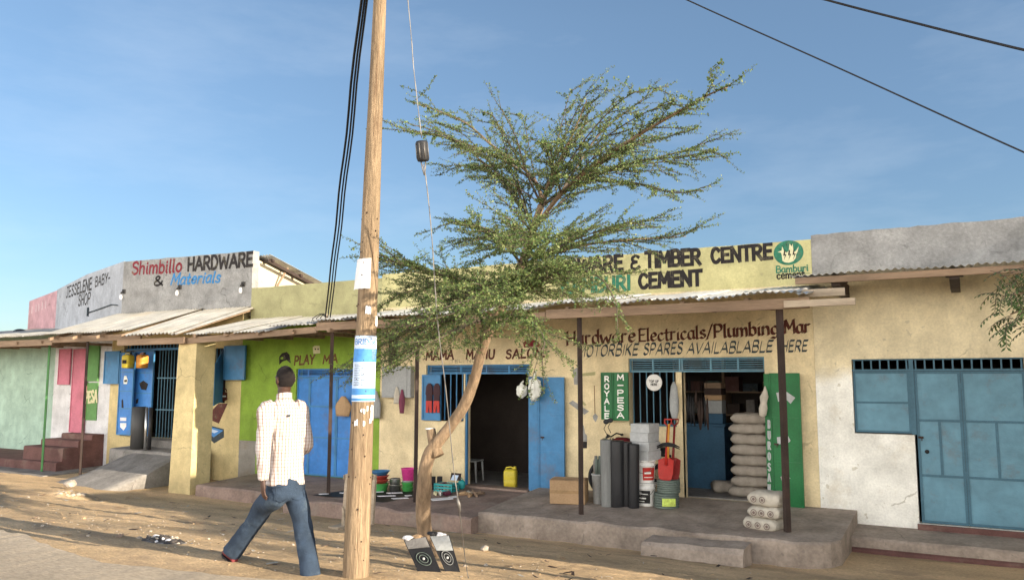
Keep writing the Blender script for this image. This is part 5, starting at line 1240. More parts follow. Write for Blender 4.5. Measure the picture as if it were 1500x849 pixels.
# scraps blown along the verge: straw, torn plastic, dry leaves
random.seed(77); m = MB()
for k in range(260):
    x, y = rnd(-15, -.5), rnd(-8.1, -2.7); a = rnd(0, 6.28); l = rnd(.015, .06); w = l * rnd(.15, .6); z = gz(x, y) + .006; c_, s__ = math.cos(a), math.sin(a); t_ = rnd(0, .02)
    pts = [V((x + c_ * u * l - s__ * v * w, y + s__ * u * l + c_ * v * w, z + t_ * (u + 1) / 2 + rnd(0, .006))) for u, v in ((-1, -1), (1, -.6), (1, .8), (-.7, 1))]
    m.prism(pts, (0, 0, .0015), random.choice((0, 0, 1, 2, 3)))
prop(m.build('litter', [mt['wood'], mt['sack'], mt['card'], mt['rust']]), kind='stuff')
# printed marks and string on the goods
# ================================================= acacia tree
random.seed(21)
TY = -3.95
def T(px, py, dy=0.0): return W(px, py, TY + dy)
tb = on_ground(622, 813)
TY = tb.y
tree = thing('acacia_tree', 'slender thorny acacia with leaning trunk and flat spreading crown before the shops', 'tree', tb)
wood, leaf = MB(), MB()
def path(pts, seg=5): return crom([V(p) for p in pts], seg)
def limb(pts, r0, r1, n=8, jit=.05, seg=5):
    p = path(pts, seg); N = len(p) - 1
    wood.tube(p, [r0 + (r1 - r0) * (i / N) for i in range(N + 1)], n, 1 if r0 < .018 else 0, True, jit); return p
trunk = [(624, 822), (623, 800), (622, 775), (620, 745), (621, 715), (623, 688), (632, 660), (655, 630), (678, 597), (694, 558), (705, 517), (721, 475), (744, 432), (764, 387), (781, 337), (793, 300)]
tp = path([T(x, y, .06 * math.sin(i)) for i, (x, y) in enumerate(trunk)], 5)
N = len(tp) - 1
tp2 = crom(tp, 3); N = len(tp2) - 1; rings = []
for i, c in enumerate(tp2):
    t = (tp2[min(i + 1, N)] - tp2[max(i - 1, 0)]).normalized(); a = t.cross(V((0, 1, 0))).normalized(); b_ = t.cross(a); f = i / N
    r_ = (.094 + .05 * max(0, 1 - f / .06)) * (1 - .62 * f)
    rings.append([c + (a * math.cos(q) + b_ * math.sin(q)) * r_ * (1 + .13 * noise.noise(V((math.cos(q) * 1.6, math.sin(q) * 1.6, f * 9))) + .10 * noise.noise(V((math.cos(q) * 5, math.sin(q) * 5, f * 14))) + .05 * noise.noise(V((math.cos(q) * 9, math.sin(q) * 9, f * 40)))) for q in [2 * math.pi * k / 28 for k in range(28)]])
wood.loft(rings)
wood.tube([T(642, 668), T(637, 655), T(633, 642), T(631, 628)], [.07, .064, .054, .052], 12, 0, True, .05)
for k in range(4): wood.tube([tb + V((rnd(-.03, .03), rnd(-.03, .03), .12)), tb + V((math.cos(k * 1.7) * .2, math.sin(k * 1.7) * .2, .0))], [.06, .02], 7, 0, True, .1)
stubc = MB(); sc_ = T(630, 627); stubc.lathe([(.001, .004), (.05, .006), (.058, -.008)], sc_, 12, 0, True)
LB = [  # (control points px,py,depth offset), r0, r1, upper?
 ([(793, 300, .05), (788, 272, .2), (765, 245, .3), (722, 214, .5), (682, 180, .6), (640, 162, .7), (604, 150, .8)], .038, .006),
 ([(793, 300, .05), (806, 262, -.1), (830, 215, -.25), (846, 180, -.3), (860, 146, -.35)], .034, .006),
 ([(781, 337, .05), (822, 284, -.3), (872, 240, -.6), (932, 200, -.8), (1000, 160, -1.0), (1040, 138, -1.1), (1066, 128, -1.1)], .04, .005),
 ([(793, 302, .05), (850, 264, .4), (922, 240, .8), (990, 224, 1.0), (1050, 203, 1.2)], .032, .005),
 ([(764, 387, .05), (730, 347, -.4), (690, 331, -.7), (668, 325, -.9)], .026, .005),
 ([(744, 432, .05), (702, 414, -.4), (645, 402, -.8), (598, 388, -1.0), (562, 380, -1.1)], .03, .005),
 ([(735, 450, .05), (690, 436, .3), (636, 426, .6), (592, 428, .8), (556, 450, .9)], .028, .005),
 ([(764, 387, .05), (820, 368, .4), (880, 355, .7), (940, 350, .9), (1005, 346, 1.0)], .028, .005),
 ([(750, 420, .05), (800, 405, -.4), (850, 396, -.7), (885, 412, -.9), (905, 452, -1.0)], .026, .005),
 ([(721, 475, 0), (700, 470, -.5), (662, 484, -.7), (622, 500, -.8), (585, 520, -.9)], .026, .004),
 ([(730, 460, .05), (764, 465, -.4), (786, 488, -.5), (779, 525, -.55)], .022, .004),
 ([(800, 280, .1), (742, 236, -.5), (692, 214, -.8), (640, 198, -.9), (580, 190, -1)], .024, .004),
 ([(793, 300, .05), (770, 250, -.3), (756, 202, -.5), (735, 160, -.55)], .022, .004),
 ([(820, 285, -.3), (875, 200, .4), (925, 158, .6), (960, 132, .7)], .024, .004),
 ([(850, 264, .4), (930, 268, .1), (985, 282, -.1), (1030, 278, -.1)], .018, .004),
 ([(721, 475, 0), (690, 458, -.2), (640, 466, .1), (575, 498, .1), (510, 528, 0)], .024, .003),
 ([(764, 387, .05), (775, 365, -.7), (770, 345, -1.3), (745, 320, -1.7)], .024, .004),
 ([(764, 387, .05), (800, 372, .8), (830, 350, 1.4), (860, 335, 1.8)], .024, .004),
 ([(781, 337, .05), (765, 300, .7), (735, 262, 1.2), (690, 240, 1.5)], .022, .004),
 ([(793, 300, .05), (820, 240, .7), (850, 190, 1.2), (890, 160, 1.5)], .022, .004),
 ([(735, 450, .05), (722, 430, -.8), (690, 415, -1.3), (640, 440, -1.7)], .024, .004),
 ([(744, 432, .05), (780, 425, .6), (815, 430, 1.0), (845, 440, 1.3)], .022, .004),
 ([(604, 150, .8), (622, 135, .8), (640, 110, .8)], .006, .003), ([(640, 162, .7), (622, 140, .8), (585, 125, .8)], .006, .003),
 ([(1048, 132, -1.1), (1040, 108, -1.1), (1060, 90, -1.1)], .006, .003),
 ([(705, 517, 0), (704, 490, -.3), (708, 470, -.4), (700, 455, -.5)], .016, .004),
]
NS = V((0, 0, 1))
base_lb = list(LB)
for li, (cp, r0, r1) in enumerate(base_lb):
    if r0 < .018 or li in (7, 8): continue
    if cp[-1][1] < 300: continue
    for q in range(1):
        k0 = 1 + (len(cp) > 4); dy = (.75 if q else -.75) * rnd(.5, 1.2); jx, jy = rnd(-26, 26), rnd(-20, 20)
        LB.append(([cp[k0 - 1], *[(x + jx * (i + 1) / 3, y + jy * (i + 1) / 3, d + dy * min(1, (i + 1) / 2)) for i, (x, y, d) in enumerate(cp[k0:])]], r0 * .5, .004))
def lerp(tab, x):
    for (a, u), (b, v) in zip(tab, tab[1:]):
        if x <= b: return u + (v - u) * (x - a) / (b - a)
    return tab[-1][1]
top_tab = [(600, 160), (690, 165), (760, 160), (860, 122), (960, 128), (1070, 122)]
low_tab = [(600, 225), (700, 280), (880, 285), (990, 285), (1070, 205)]
for k in range(34):           # the fine upper boughs that fill the flat top
    tx = 612 + 445 * ((k * .618) % 1); ty = lerp(top_tab, tx) + (lerp(low_tab, tx) - lerp(top_tab, tx)) * random.random() ** 1.2; td = rnd(-1.5, 1.5)
    if tx < 760: sx_, sy_, sd_ = random.choice(((788, 272, .2), (795, 300, .05), (765, 245, .3), (781, 337, .05)))
    else: sx_, sy_, sd_ = random.choice(((806, 262, -.1), (822, 284, -.3), (850, 264, .4), (781, 337, .05), (793, 300, .05)))
    q1 = (sx_ + (tx - sx_) * .38, sy_ + (ty - sy_) * rnd(.40, .62), sd_ + (td - sd_) * .45); q2 = (sx_ + (tx - sx_) * .72, sy_ + (ty - sy_) * rnd(.78, .95), sd_ + (td - sd_) * .8)
    LB.append(([(sx_, sy_, sd_), q1, q2, (tx, ty, td)], .013, .0035))
for k in range(22):           # and the softer mass below
    c_ = k % 4
    if c_ < 2: (sx_, sy_, sd_), tx, ty = random.choice(((735, 450, .05), (744, 432, .05), (725, 468, .02))), rnd(560, 690), rnd(385, 500)
    elif c_ == 2: (sx_, sy_, sd_), tx, ty = random.choice(((764, 387, .05), (775, 358, .05))), rnd(650, 740), rnd(318, 385)
    else: (sx_, sy_, sd_), tx, ty = random.choice(((764, 387, .05), (775, 358, .05))), rnd(810, 960), rnd(310, 352)
    td = rnd(-1.4, 1.4); LB.append(([(sx_, sy_, sd_), (sx_ + (tx - sx_) * .4, sy_ + (ty - sy_) * .35 - 8, sd_ + (td - sd_) * .45), (sx_ + (tx - sx_) * .75, sy_ + (ty - sy_) * .75 - 6, sd_ + (td - sd_) * .8), (tx, ty, td)], .014, .0035))
for k in range(20):           # boughs round the middle of the trunk
    sx_, sy_, sd_ = random.choice(((744, 432, .05), (735, 450, .05), (755, 408, .05), (770, 372, .05))); tx = rnd(672, 880); ty = rnd(378, 480) if tx < 820 else rnd(378, 425); td = rnd(-1.1, 1.0)
    LB.append(([(sx_, sy_, sd_), (sx_ + (tx - sx_) * .4, sy_ + (ty - sy_) * .3 - 10, sd_ + (td - sd_) * .5), (sx_ + (tx - sx_) * .75, sy_ + (ty - sy_) * .75 - 8, sd_ + (td - sd_) * .85), (tx, ty, td)], .014, .0035))
leafc = 0
def leaflet(p, t, s):
    """a spray of tiny leaves on a short spur"""
    global leafc
    for k in range(3):
        d = V((random.gauss(0, 1), random.gauss(0, 1), random.gauss(.2, .8))).normalized()
        d = (d - t * d.dot(t) * .5).normalized(); e = d.cross(V((random.gauss(0, 1), random.gauss(0, 1), random.gauss(0, 1)))).normalized()
        L_ = s * rnd(.7, 1.3); w = L_ * .34
        a = p + d * .004; m_ = a + d * L_ * .55; b = a + d * L_
        leaf.face([a, m_ + e * w, b, m_ - e * w], random.choice((0, 0, 1, 2))); leafc += 1
def twig(p0, d, L_, r, depth, spur=.021):
    n = max(4, int(L_ / .07)); pts = [p0]; p = p0.copy(); d = d.normalized()
    for i in range(n):
        d = (d + V((random.gauss(0, .07), random.gauss(0, .07), random.gauss(.0, .06)))).normalized(); p = p + d * (L_ / n); pts.append(p.copy())
    wood.tube(pts, [r * (1 - .75 * i / n) for i in range(n + 1)], 4 if r < .006 else 5, 1)
    acc = rnd(0, spur)
    for i in range(n):
        a, b = pts[i], pts[i + 1]; l = (b - a).length; t = (b - a).normalized()
        while acc < l:
            if random.random() < .92: leaflet(a + t * acc, t, rnd(.014, .024))
            acc += spur * rnd(.7, 1.3)
        acc -= l
    if depth > 0:
        x = rnd(.08, .16)
        while x < L_ * .97:
            i = min(n - 1, int(x / L_ * n)); t = (pts[i + 1] - pts[i]).normalized(); s_ = random.choice((-1, 1))
            side = t.cross(NS); side = side.normalized() if side.length > .1 else V((1, 0, 0))
            nd = (t * rnd(.8, 1.2) + side * s_ * rnd(.35, .75) + NS * rnd(-.28, .28)).normalized()
            twig(pts[i], nd, rnd(.16, .42) * (1.1 - .5 * x / L_), r * .55, depth - 1); x += rnd(.09, .19)
for li, (cp, r0, r1) in enumerate(LB):
    fine_ = r0 in (.013, .014)
    p = limb([T(*c) for c in cp], r0 * .66, r1 * .8, 7 if r0 > .01 else 5, .04)
    n = len(p); tot = sum((p[i + 1] - p[i]).length for i in range(n - 1)); acc = 0; nxt = tot * (.20 if r0 > .01 else .0); upper = cp[-1][1] < 300
    if r0 <= .01:
        for i in range(n - 1): leaflet(p[i], (p[i + 1] - p[i]).normalized(), .025)
    for i in range(n - 1):
        l = (p[i + 1] - p[i]).length; t = (p[i + 1] - p[i]).normalized(); acc += l
        fr = acc / tot
        if fr > .35:
            for q in range(2): leaflet(p[i] + t * l * random.random(), t, .028)
        while nxt < acc and r0 > .01:
            side = t.cross(NS); side = side.normalized() if side.length > .1 else V((1, 0, 0)); s_ = random.choice((-1, 1))
            nd = t * rnd(.8, 1.2) + side * s_ * rnd(.25, .8) + NS * (rnd(-.42, .16) if upper else rnd(-.35, .35))
            if cp[0][1] > 450 or li in (8, 10): nd += V((0, 0, -.25))
            twig(p[i] + t * (l - (acc - nxt)), nd, rnd(.40, .92) * (1.05 - .5 * fr) * (.8 if upper else 1) * (.75 if fine_ else 1), .0055, 1); nxt += (rnd(.085, .17) if upper else rnd(.07, .14)) * (1.15 if fine_ else 1)
mt['leafa'] = M('acacia_leaf_green', (.125, .185, .055), rough=.55, var=.25, bump=0, fine=0)
mt['leafb'] = M('acacia_leaf_olive', (.21, .245, .085), rough=.55, var=.25, bump=0, fine=0)
mt['leafc'] = M('acacia_leaf_dark', (.07, .12, .042), rough=.55, var=.25, bump=0, fine=0)
for k in ('leafa', 'leafb', 'leafc'):
    n_ = mt[k].node_tree; P_ = n_.nodes['Principled BSDF']; P_.inputs['Transmission Weight'].default_value = 0
    tr = n_.nodes.new('ShaderNodeBsdfTranslucent'); ms = n_.nodes.new('ShaderNodeMixShader'); ms.inputs[0].default_value = .3
    src = P_.inputs['Base Color'].links[0].from_socket; n_.links.new(src, tr.inputs['Color']); o_ = n_.nodes['Material Output']
    n_.links.new(P_.outputs[0], ms.inputs[1]); n_.links.new(tr.outputs[0], ms.inputs[2]); n_.links.new(ms.outputs[0], o_.inputs['Surface'])
tk = wood.build('trunk', [mt['bark'], mt['twig']], tree, fix=False)
stubc.build('cut_face', mt['pwhite'], tk, fix=False)
leaf.build('crown', [mt['leafa'], mt['leafb'], mt['leafc']], tree, fix=False)
print('leaf quads', leafc)

# ================================================= neem tree beyond the right edge, a few leaves reach into view
random.seed(8)
nb_ = V((3.1, -6.3, -.5)); neem = thing('neem_tree', 'leafy tree with drooping long leaflets at the right edge', 'tree', nb_)
wood, leaf = MB(), MB()
wood.tube([nb_, nb_ + V((-.1, .05, 1.3)), nb_ + V((-.25, 0, 2.4)), nb_ + V((-.3, .1, 3.4))], [.13, .11, .09, .05], 12, 0, True, .05)
def frond(p, d, L_):
    d = d.normalized(); pts = [p.copy()]
    for i in range(6):
        d = (d + V((0, 0, -.16))).normalized(); p = p + d * L_ / 6; pts.append(p.copy())
    wood.tube(pts, .003, 4, 1)
    for i in range(1, 7):
        t = (pts[i] - pts[i - 1]).normalized(); s0 = t.cross(NS).normalized()
        for s_ in (-1, 1):
            e = (s0 * s_ * .8 + t * .6 + V((0, 0, -.35 + rnd(-.1, .1)))).normalized(); q = e.cross(t).normalized().cross(e); l = rnd(.05, .075)
            leaf.face([pts[i], pts[i] + e * l * .5 + q * l * .17, pts[i] + e * l, pts[i] + e * l * .5 - q * l * .13], random.choice((0, 1)))
tips = [U(1460, 420, 7.6), U(1463, 450, 7.5), U(1474, 476, 7.6), U(1480, 410, 7.8), U(1490, 440, 7.7), U(1492, 490, 7.6)]
for k in range(30):
    if k < 6: e = tips[k] + V((.04, 0, .10))
    else:
        a = rnd(0, 6.28); e = nb_ + V((.5 + 1.25 * math.cos(a), .25 + 1.3 * math.sin(a), rnd(2.6, 4.3)))
    s0 = nb_ + V((-.25, 0, rnd(2.2, 3.3))); mid = (s0 + e) / 2 + V((0, 0, .25)); pth = crom([s0, mid, e], 6); wood.tube(pth, [.03 - .024 * i / (len(pth) - 1) for i in range(len(pth))], 6, 0)
    for j in range(12 if k > 5 else 26):
        sp = .05 if k > 5 else .09; q = pth[-1 - (j % 5)] + V((rnd(-sp, sp), rnd(-sp, sp), rnd(-sp, sp))); frond(q, V((rnd(-1, 1), rnd(-1, 1), rnd(-.5, .3))), rnd(.20, .34))
mt['neem'] = M('neem_leaf', (.06, .11, .03), rough=.5, var=.25, bump=0, fine=0); mt['neemb'] = M('neem_leaf_light', (.09, .14, .04), rough=.5, var=.25, bump=0, fine=0)
wood.build('trunk', [mt['bark'], mt['twig']], neem, fix=False); leaf.build('crown', [mt['neem'], mt['neemb']], neem, fix=False)

# ================================================= utility pole, its papers, cables and stay wire
PD = 7.0
pb_ = G(521, 845, -.02); PD = (pb_ - CAM).dot(FWD)
def P3(px, py, d=None): return U(px, py, d or PD)
# the pole leans: follow its centre line, keeping a constant distance out from the camera side
def pole_c(z):
    lo = pb_; # centre line fitted to the photograph at foot and at the top of the frame
    top = pole_top; s_ = (z - lo.z) / (top.z - lo.z); return lo + (top - lo) * s_
pole_top = W(556.5, 0, pb_.y + .02)
pole = thing('utility_pole', 'tall weathered timber utility pole with papers pasted on it beside the walking man', 'pole', pb_)
def pole_r(z): return .112 - .0105 * z
m = MB(); rings = []
zs_ = [-.3 + .06 * i for i in range(154)]
for z in zs_:
    c = pole_c(z); r_ = pole_r(z)
    rings.append([c + V((math.cos(a), math.sin(a), 0)) * r_ * (1 + .045 * noise.noise(V((math.cos(a) * 1.2, math.sin(a) * 1.2, z * .7))) + .022 * noise.noise(V((math.cos(a) * 7, math.sin(a) * 7, z * 1.2))) - .05 * max(0, noise.noise(V((math.cos(a) * 9, math.sin(a) * 9, z * .6 + 5))) - .42)) for a in [2 * math.pi * k / 72 for k in range(72)]])
m.loft(rings, 0); m.build('shaft', mt['pole'], pole)
m = MB()
random.seed(3)
for k in range(46):              # nails, staples and knots
    z = rnd(.1, 3.2); a = rnd(-2.9, .2); c = pole_c(z); n_ = V((math.cos(a), math.sin(a), 0)); q = c + n_ * (pole_r(z) * 1.03)
    m.ball(q, rnd(.003, .007), 0, 1, 1, 1.3, 8)
m.build('nails', mt['rust'], pole); bpy.data.objects['nails']['kind'] = 'stuff'
CA = math.atan2(CAM.y - pb_.y, CAM.x - pb_.x)      # direction from the pole to the street
def wrap(name, z0, z1, a0, a1, mat, parent, off=.004, label=None, flare=0.0, ragged=0.0, subs=10):
    mm = MB(); rr = []
    for i in range(15):
        a = CA + R(a0 + (a1 - a0) * i / 14); row = []
        for j in range(subs + 1):
            z = z0 + (z1 - z0) * j / subs; c = pole_c(z); k = off + .003 * noise.noise(V((a * 3, z * 6, 1)))
            if flare and i < 5: k += flare * ((5 - i) / 5) ** 1.5 * (1 - .4 * j / subs)
            zz = z + (ragged * noise.noise(V((a * 5, j, 3))) if j in (0, subs) else 0)
            row.append(c + V((math.cos(a), math.sin(a), 0)) * (pole_r(z) * 1.02 + k) + V((0, 0, zz - z)))
        rr.append(row)
    mm.loft(rr, 0, True, False, closed=False)
    o = mm.build(name, mat, parent, fix=False)
    if label: o['label'] = label
    return o
pz_ = lambda y: W(528, y, pb_.y - .1).z
zt, zb_ = pz_(491), pz_(588)
poster = wrap('poster', zb_, zt, -78, 80, mt['ppale'], pole, .004, 'pale blue printed poster headed BRIDGE')
hh = zt - zb_
wrap('printed_band', zt - hh * .16, zt - hh * .03, -74, 76, mt['paper'], poster, .0062)
wrap('printed_band', zt - hh * .40, zt - hh * .20, -74, 76, mt['pblue'], poster, .0062)
wrap('printed_band', zb_ + hh * .10, zb_ + hh * .20, -74, 76, mt['pblue'], poster, .0062)
wrap('printed_band', zb_ + hh * .015, zb_ + hh * .05, -74, 76, mt['pblue'], poster, .0062)
mt['pgrey'] = M('printed_text_grey', (.22, .26, .34), var=.5, scale=60, bump=0)
mm = MB()
for k in range(13):
    z = zb_ + hh * (.24 + .026 * k); 
    for a0, a1 in ((-58, -22 + rnd(-6, 6)), (-16, 20 + rnd(-6, 6))):
        rr = [[pole_c(zz) + V((math.cos(CA + R(a)), math.sin(CA + R(a)), 0)) * (pole_r(zz) * 1.02 + .0075) for zz in (z, z + hh * .012)] for a in [a0 + (a1 - a0) * i / 6 for i in range(7)]]
        mm.loft(rr, 0, True, False, closed=False)
for k in range(5):
    z = zt - hh * (.235 + .03 * k)
    rr = [[pole_c(zz) + V((math.cos(CA + R(a)), math.sin(CA + R(a)), 0)) * (pole_r(zz) * 1.02 + .0078) for zz in (z, z + hh * .012)] for a in [35 + 30 * i / 6 for i in range(7)]]
    mm.loft(rr, 0, True, False, closed=False)
mm.build('small_print', mt['pgrey'], poster, fix=False)
# BRIDGE heading bent round the pole
st_, wid_ = letters('BRIDGE', .16, .4, 0); mm = MB(); k = 0
for s_ in st_:
    k += 1
    for a_, b_ in zip(s_, s_[1:]):
        d_ = (b_ - a_); 
        if d_.length < 1e-6: continue
        nn_ = V((-d_.y, d_.x)).normalized() * .085; e_ = d_.normalized() * .05; q_ = []
        for v in (a_ - e_ + nn_, b_ + e_ + nn_, b_ + e_ - nn_, a_ - e_ - nn_):
            an = CA + R(-62 + 124 * v.x / wid_); z = zt - hh * .135 + v.y * hh * .085
            q_.append(pole_c(z) + V((math.cos(an), math.sin(an), 0)) * (pole_r(z) * 1.02 + .0078 + k * .00015))
        mm.face(q_)
mm.build('heading', mt['pblue'], poster, fix=False)
wrap('paper_notice', pz_(422), pz_(378), -120, 12, mt['paper'], pole, .004, 'curling blank white notice', .05, .01)
wrap('paper_scrap', pz_(459), pz_(448), -8, 22, mt['paper'], pole, .004, None, 0, .02)
wrap('paper_scrap', pz_(477), pz_(462), 55, 85, mt['paper'], pole, .006, None, 0, .02)
for k in range(7):
    a = rnd(-40, 60); z = pz_(rnd(592, 625)); wrap('paper_scrap', z, z + rnd(.02, .045), a, a + rnd(8, 18), mt['paper'], pole, .004, None, 0, .02, 3)
wrap('paper_scrap', pz_(616), pz_(594), 42, 62, mt['paper'], pole, .0045, None, 0, .015)
z = pz_(612)
# black cable bundle dropping from above the pole to the green shop's roof edge
ce = W(479, 466, -1.7)
cs = pole_c(8.6) + V((-.16, -.05, 0))
cg = thing('service_cable', 'bundle of black service cables running down left of the pole to the tin roof', 'cable', ce)
def span(a, b, sag, r, off, name, n=24):
    pts = []
    for i in range(n + 1):
        t = i / n; q = a + (b - a) * t + V((0, 0, -sag * 4 * t * (1 - t))) + off * math.sin(math.pi * t) + V((.006 * math.sin(i * 1.3), .006 * math.cos(i * 1.1), 0)); pts.append(q)
    MB().tube(pts, r, 6).build(name, mt['cable'], cg)
# choose the upper end so the bundle passes the photographed point at the top of the frame
cu = U(531, -6, PD + .7); dirv = (cu - ce); cs = ce + dirv * 1.35
for k, o_ in enumerate((V((.0, 0, 0)), V((.018, 0, 0)), V((.008, .02, 0)))):
    span(cs + V((.010 * k, 0, 0)), ce + V((.045 * (k - 1), .02 * k, .02)), .0, .011 if k else .014, o_, 'cable')
m = MB(); m.box(ce.x - .18, ce.x + .16, ce.y - .06, ce.y + .05, ce.z - .07, ce.z - .02); m.tube([ce + V((0, 0, -.05)), ce + V((0, 0, .09))], .02, 8); m.build('bracket', mt['woodp'], cg)
for k in range(3):
    m = MB(); m.tube([ce + V((.0, 0, .02)), ce + V((-.10 - .05 * k, .02, .10)), ce + V((-.22 - .1 * k, .05, .02)), ce + V((-.30 - .1 * k, .1, -.08))], .008, 6); m.build('cable_end', mt['cable'], cg)
# stay wire with its egg insulator
sa = on_ground(688, 848); sa.z -= .02
su = U(597.5, 0, PD * .99)
st = thing('stay_wire', 'steel stay wire with black strain insulator slanting down right of the pole', 'wire', sa)
iu, il = U(617.5, 207, PD * .985), U(620, 236, PD * .985)
anc = U(683, 829, (sa - CAM).dot(FWD) + .05)
def strand(pts, r, name):
    a = path(pts, 8); mm = MB(); mm.tube(a, r, 6)
    for ph in (0, 3.14):
        mm.tube([q + V((math.cos(i * .9 + ph), math.sin(i * .9 + ph), 0)) * r * .8 for i, q in enumerate(a)], r * .55, 5)
    return mm.build(name, mt['wire'], st)
top_ = su + (su - iu).normalized() * 3.0
strand([top_, su, U(606, 100, PD * .988), iu + V((0, 0, .03))], .0038, 'upper_strand')
strand([il - V((0, 0, .03)), U(624, 262, PD * .985), U(632, 340, PD * .985), U(641, 470, PD * .99), U(653, 570, PD * .995), U(664, 680, PD), U(672, 740, PD * 1.0), anc, sa], .0042, 'lower_strand')
MB().tube([U(670, 728, PD * .998), U(672, 738, PD * .998), U(674, 748, PD * .998)], [.008, .018, .010], 8).build('splice', mt['wire'], st)
ax = (iu - il).normalized(); ic = (iu + il) / 2; rot = ax.to_track_quat('Z', 'Y').to_matrix().to_4x4(); L_ = (iu - il).length
m = MB(); m.lathe([(.001, -L_ / 2), (.045, -L_ / 2), (.052, -L_ / 2 + .012), (.052, L_ / 2 - .012), (.045, L_ / 2), (.001, L_ / 2)], (0, 0, 0), 20); bmesh.ops.transform(m.b, matrix=Matrix.Translation(ic) @ rot, verts=m.b.verts)
ins = m.build('insulator', mt['rubber'], st)
m = MB()
for a in (-1.2, -.4, .4, 1.2):
    x = .053 * math.cos(CA + a); y = .053 * math.sin(CA + a); m.tube([(x, y, -L_ / 2 + .02), (x, y, L_ / 2 - .02)], .005, 5)
bmesh.ops.transform(m.b, matrix=Matrix.Translation(ic) @ rot, verts=m.b.verts); m.build('wire_turns', mt['wire'], ins)
m = MB()
for s_ in (-1, 1): m.tube([ic - ax * (L_ / 2) + RGT * .02 * s_, ic - ax * (L_ / 2 + .06) + RGT * .012 * s_, ic - ax * (L_ / 2 + .12)], .006, 6)
m.build('loop', mt['wire'], st)
# two overhead lines crossing the sky at the upper right
for (a, b, c, r_, d0, d1, lb) in (((1006, 0), (1240, 105), (1473, 211), .010, 11, 8.6, 'thin black overhead line, lower of the two in the sky'), ((1210, 0), (1345, 35), (1473, 67), .014, 9.5, 8.0, 'thicker black overhead line in the top right corner')):
    A, C_ = U(*a, d0), U(*c, d1); B = U(b[0], b[1], (d0 + d1) / 2); e = (A - C_)
    pts = path([A + e * 2.0 + V((0, 0, .8)), A + e * .5 + V((0, 0, .04)), A, B, C_, C_ - e * .5 + V((0, 0, .02)), C_ - e * 2.0], 8); m = MB(); m.tube(pts, r_, 6)
    o = m.build('overhead_line', mt['cable']); prop(o, lb, 'cable', None)
# two rubber mud flaps leaning on the tree's foot
for k, (tl, tr, bl, br, lb) in enumerate((((591, 790), (624, 785), (612, 834), (646, 834), 'black rubber mud flap with ring pattern, left of the pair at the tree foot'), ((629, 784), (658, 783), (652, 834), (674, 834), 'black rubber mud flap with dusty grey top, right of the pair at the tree foot'))):
    c, d = on_ground(bl[0], 836), on_ground(br[0], 837); d1_ = (c - CAM).dot(FWD) + .30
    a, b = U(*tl, d1_), U(*tr, d1_ - .03)
    e1 = (c - a); c = a + e1 * 1.02; d = b + (d - b) * 1.02
    nrm = (b - a).cross(c - a).normalized(); nrm = nrm if nrm.dot(CAM - a) > 0 else -nrm
    t = thing('mud_flap', lb, 'mud flap', (c + d) / 2)
    m = MB(); m.prism([a, b, d, c], -nrm * .035); m.build('slab', mt['rubber'], t)
    f_ = lambda u, v, h: a + (b - a) * u + (c - a) * v * (1 - u) + (d - b) * v * u + nrm * h
    m = MB(); v1 = .30 if k == 0 else .42; m.prism([f_(.03, .02, .001), f_(.97, .02, .001), f_(.97, v1, .001), f_(.03, v1, .001)], nrm * .003); m.build('dusty_top', mt['grey'] if k else mt['cementd'], t)
    m = MB()
    for r1 in (.30, .18):
        pts = [f_(.5 + r1 * math.cos(q), .62 + r1 * .62 * math.sin(q), .004) for q in [2 * math.pi * i / 28 for i in range(29)]]; m.tube(pts, 0.004, 5)
    m.build('ring_emblem', mt['rollg'] if k else mt['hose'], t); m = MB(); m.ball(f_(.5, .62, .006), .013, 0, 1, 1, 1, 10); m.build('stud', mt['lgrey'], t)
# papers and rags tucked behind the flaps
for px, py, mk, lb in ((598, 787, 'paper', 'crumpled white rag at the left flap top corner'), (646, 783, 'paper', 'crumpled white scrap behind the right flap'), (612, 785, 'card', 'brown scrap wedged behind the left flap'), (633, 781, 'rubber', 'black scrap wedged between the two flaps')):
    p = U(px, py, d1_ + .02); q = bmesh.new(); bmesh.ops.create_icosphere(q, subdivisions=3, radius=.045)
    for v in q.verts: v.co *= 1 + .5 * noise.noise(v.co * 26 + V((px, 0, 0)))
    m = MB(); m.add(q, 0, Matrix.Diagonal((1.2, 1, .5, 1))); one('rag', m, mt[mk], lb, 'rag', p)
# ================================================= the walking man
DG = bpy.context.evaluated_depsgraph_get
HD = V((-.62, .78, 0)); hdv = (RGT * -.62 + V((FWD.x, FWD.y, 0)).normalized() * .78).normalized()      # heading
LFT = V((-hdv.y, hdv.x, 0))                                                                                 # his left
mp_ = G(405, 836, -.03)
man = thing('person', 'man in pale checked shirt and blue jeans striding away along the roadside', 'person', mp_, math.atan2(LFT.y, LFT.x) + math.pi)
def ering(c, t, ru, rv, side=LFT, n=20, pw=1.0):
    t = t.normalized(); u = (side - t * side.dot(t)).normalized(); v = t.cross(u)
    return [c + u * (math.copysign(abs(math.cos(a)) ** pw, math.cos(a)) * ru) + v * (math.copysign(abs(math.sin(a)) ** pw, math.sin(a)) * rv) for a in [2 * math.pi * k / n for k in range(n)]]
def limb_loft(m, pts, rad, side=LFT, seg=4, n=18, pw=1.0):
    P = [V(p) for p in pts]; Pp = crom(P, seg); Rr = []
    for i in range(len(P) - 1):
        for s_ in range(seg):
            t = s_ / seg; t2 = t * t * (3 - 2 * t)
            Rr.append((rad[i][0] + (rad[i + 1][0] - rad[i][0]) * t2, rad[i][1] + (rad[i + 1][1] - rad[i][1]) * t2))
    Rr.append(rad[-1])
    rings = []
    for i, c in enumerate(Pp):
        t = Pp[min(i + 1, len(Pp) - 1)] - Pp[max(0, i - 1)]; rings.append(ering(c, t, Rr[i][0], Rr[i][1], side, n, pw))
    m.loft(rings, 0, True, True)
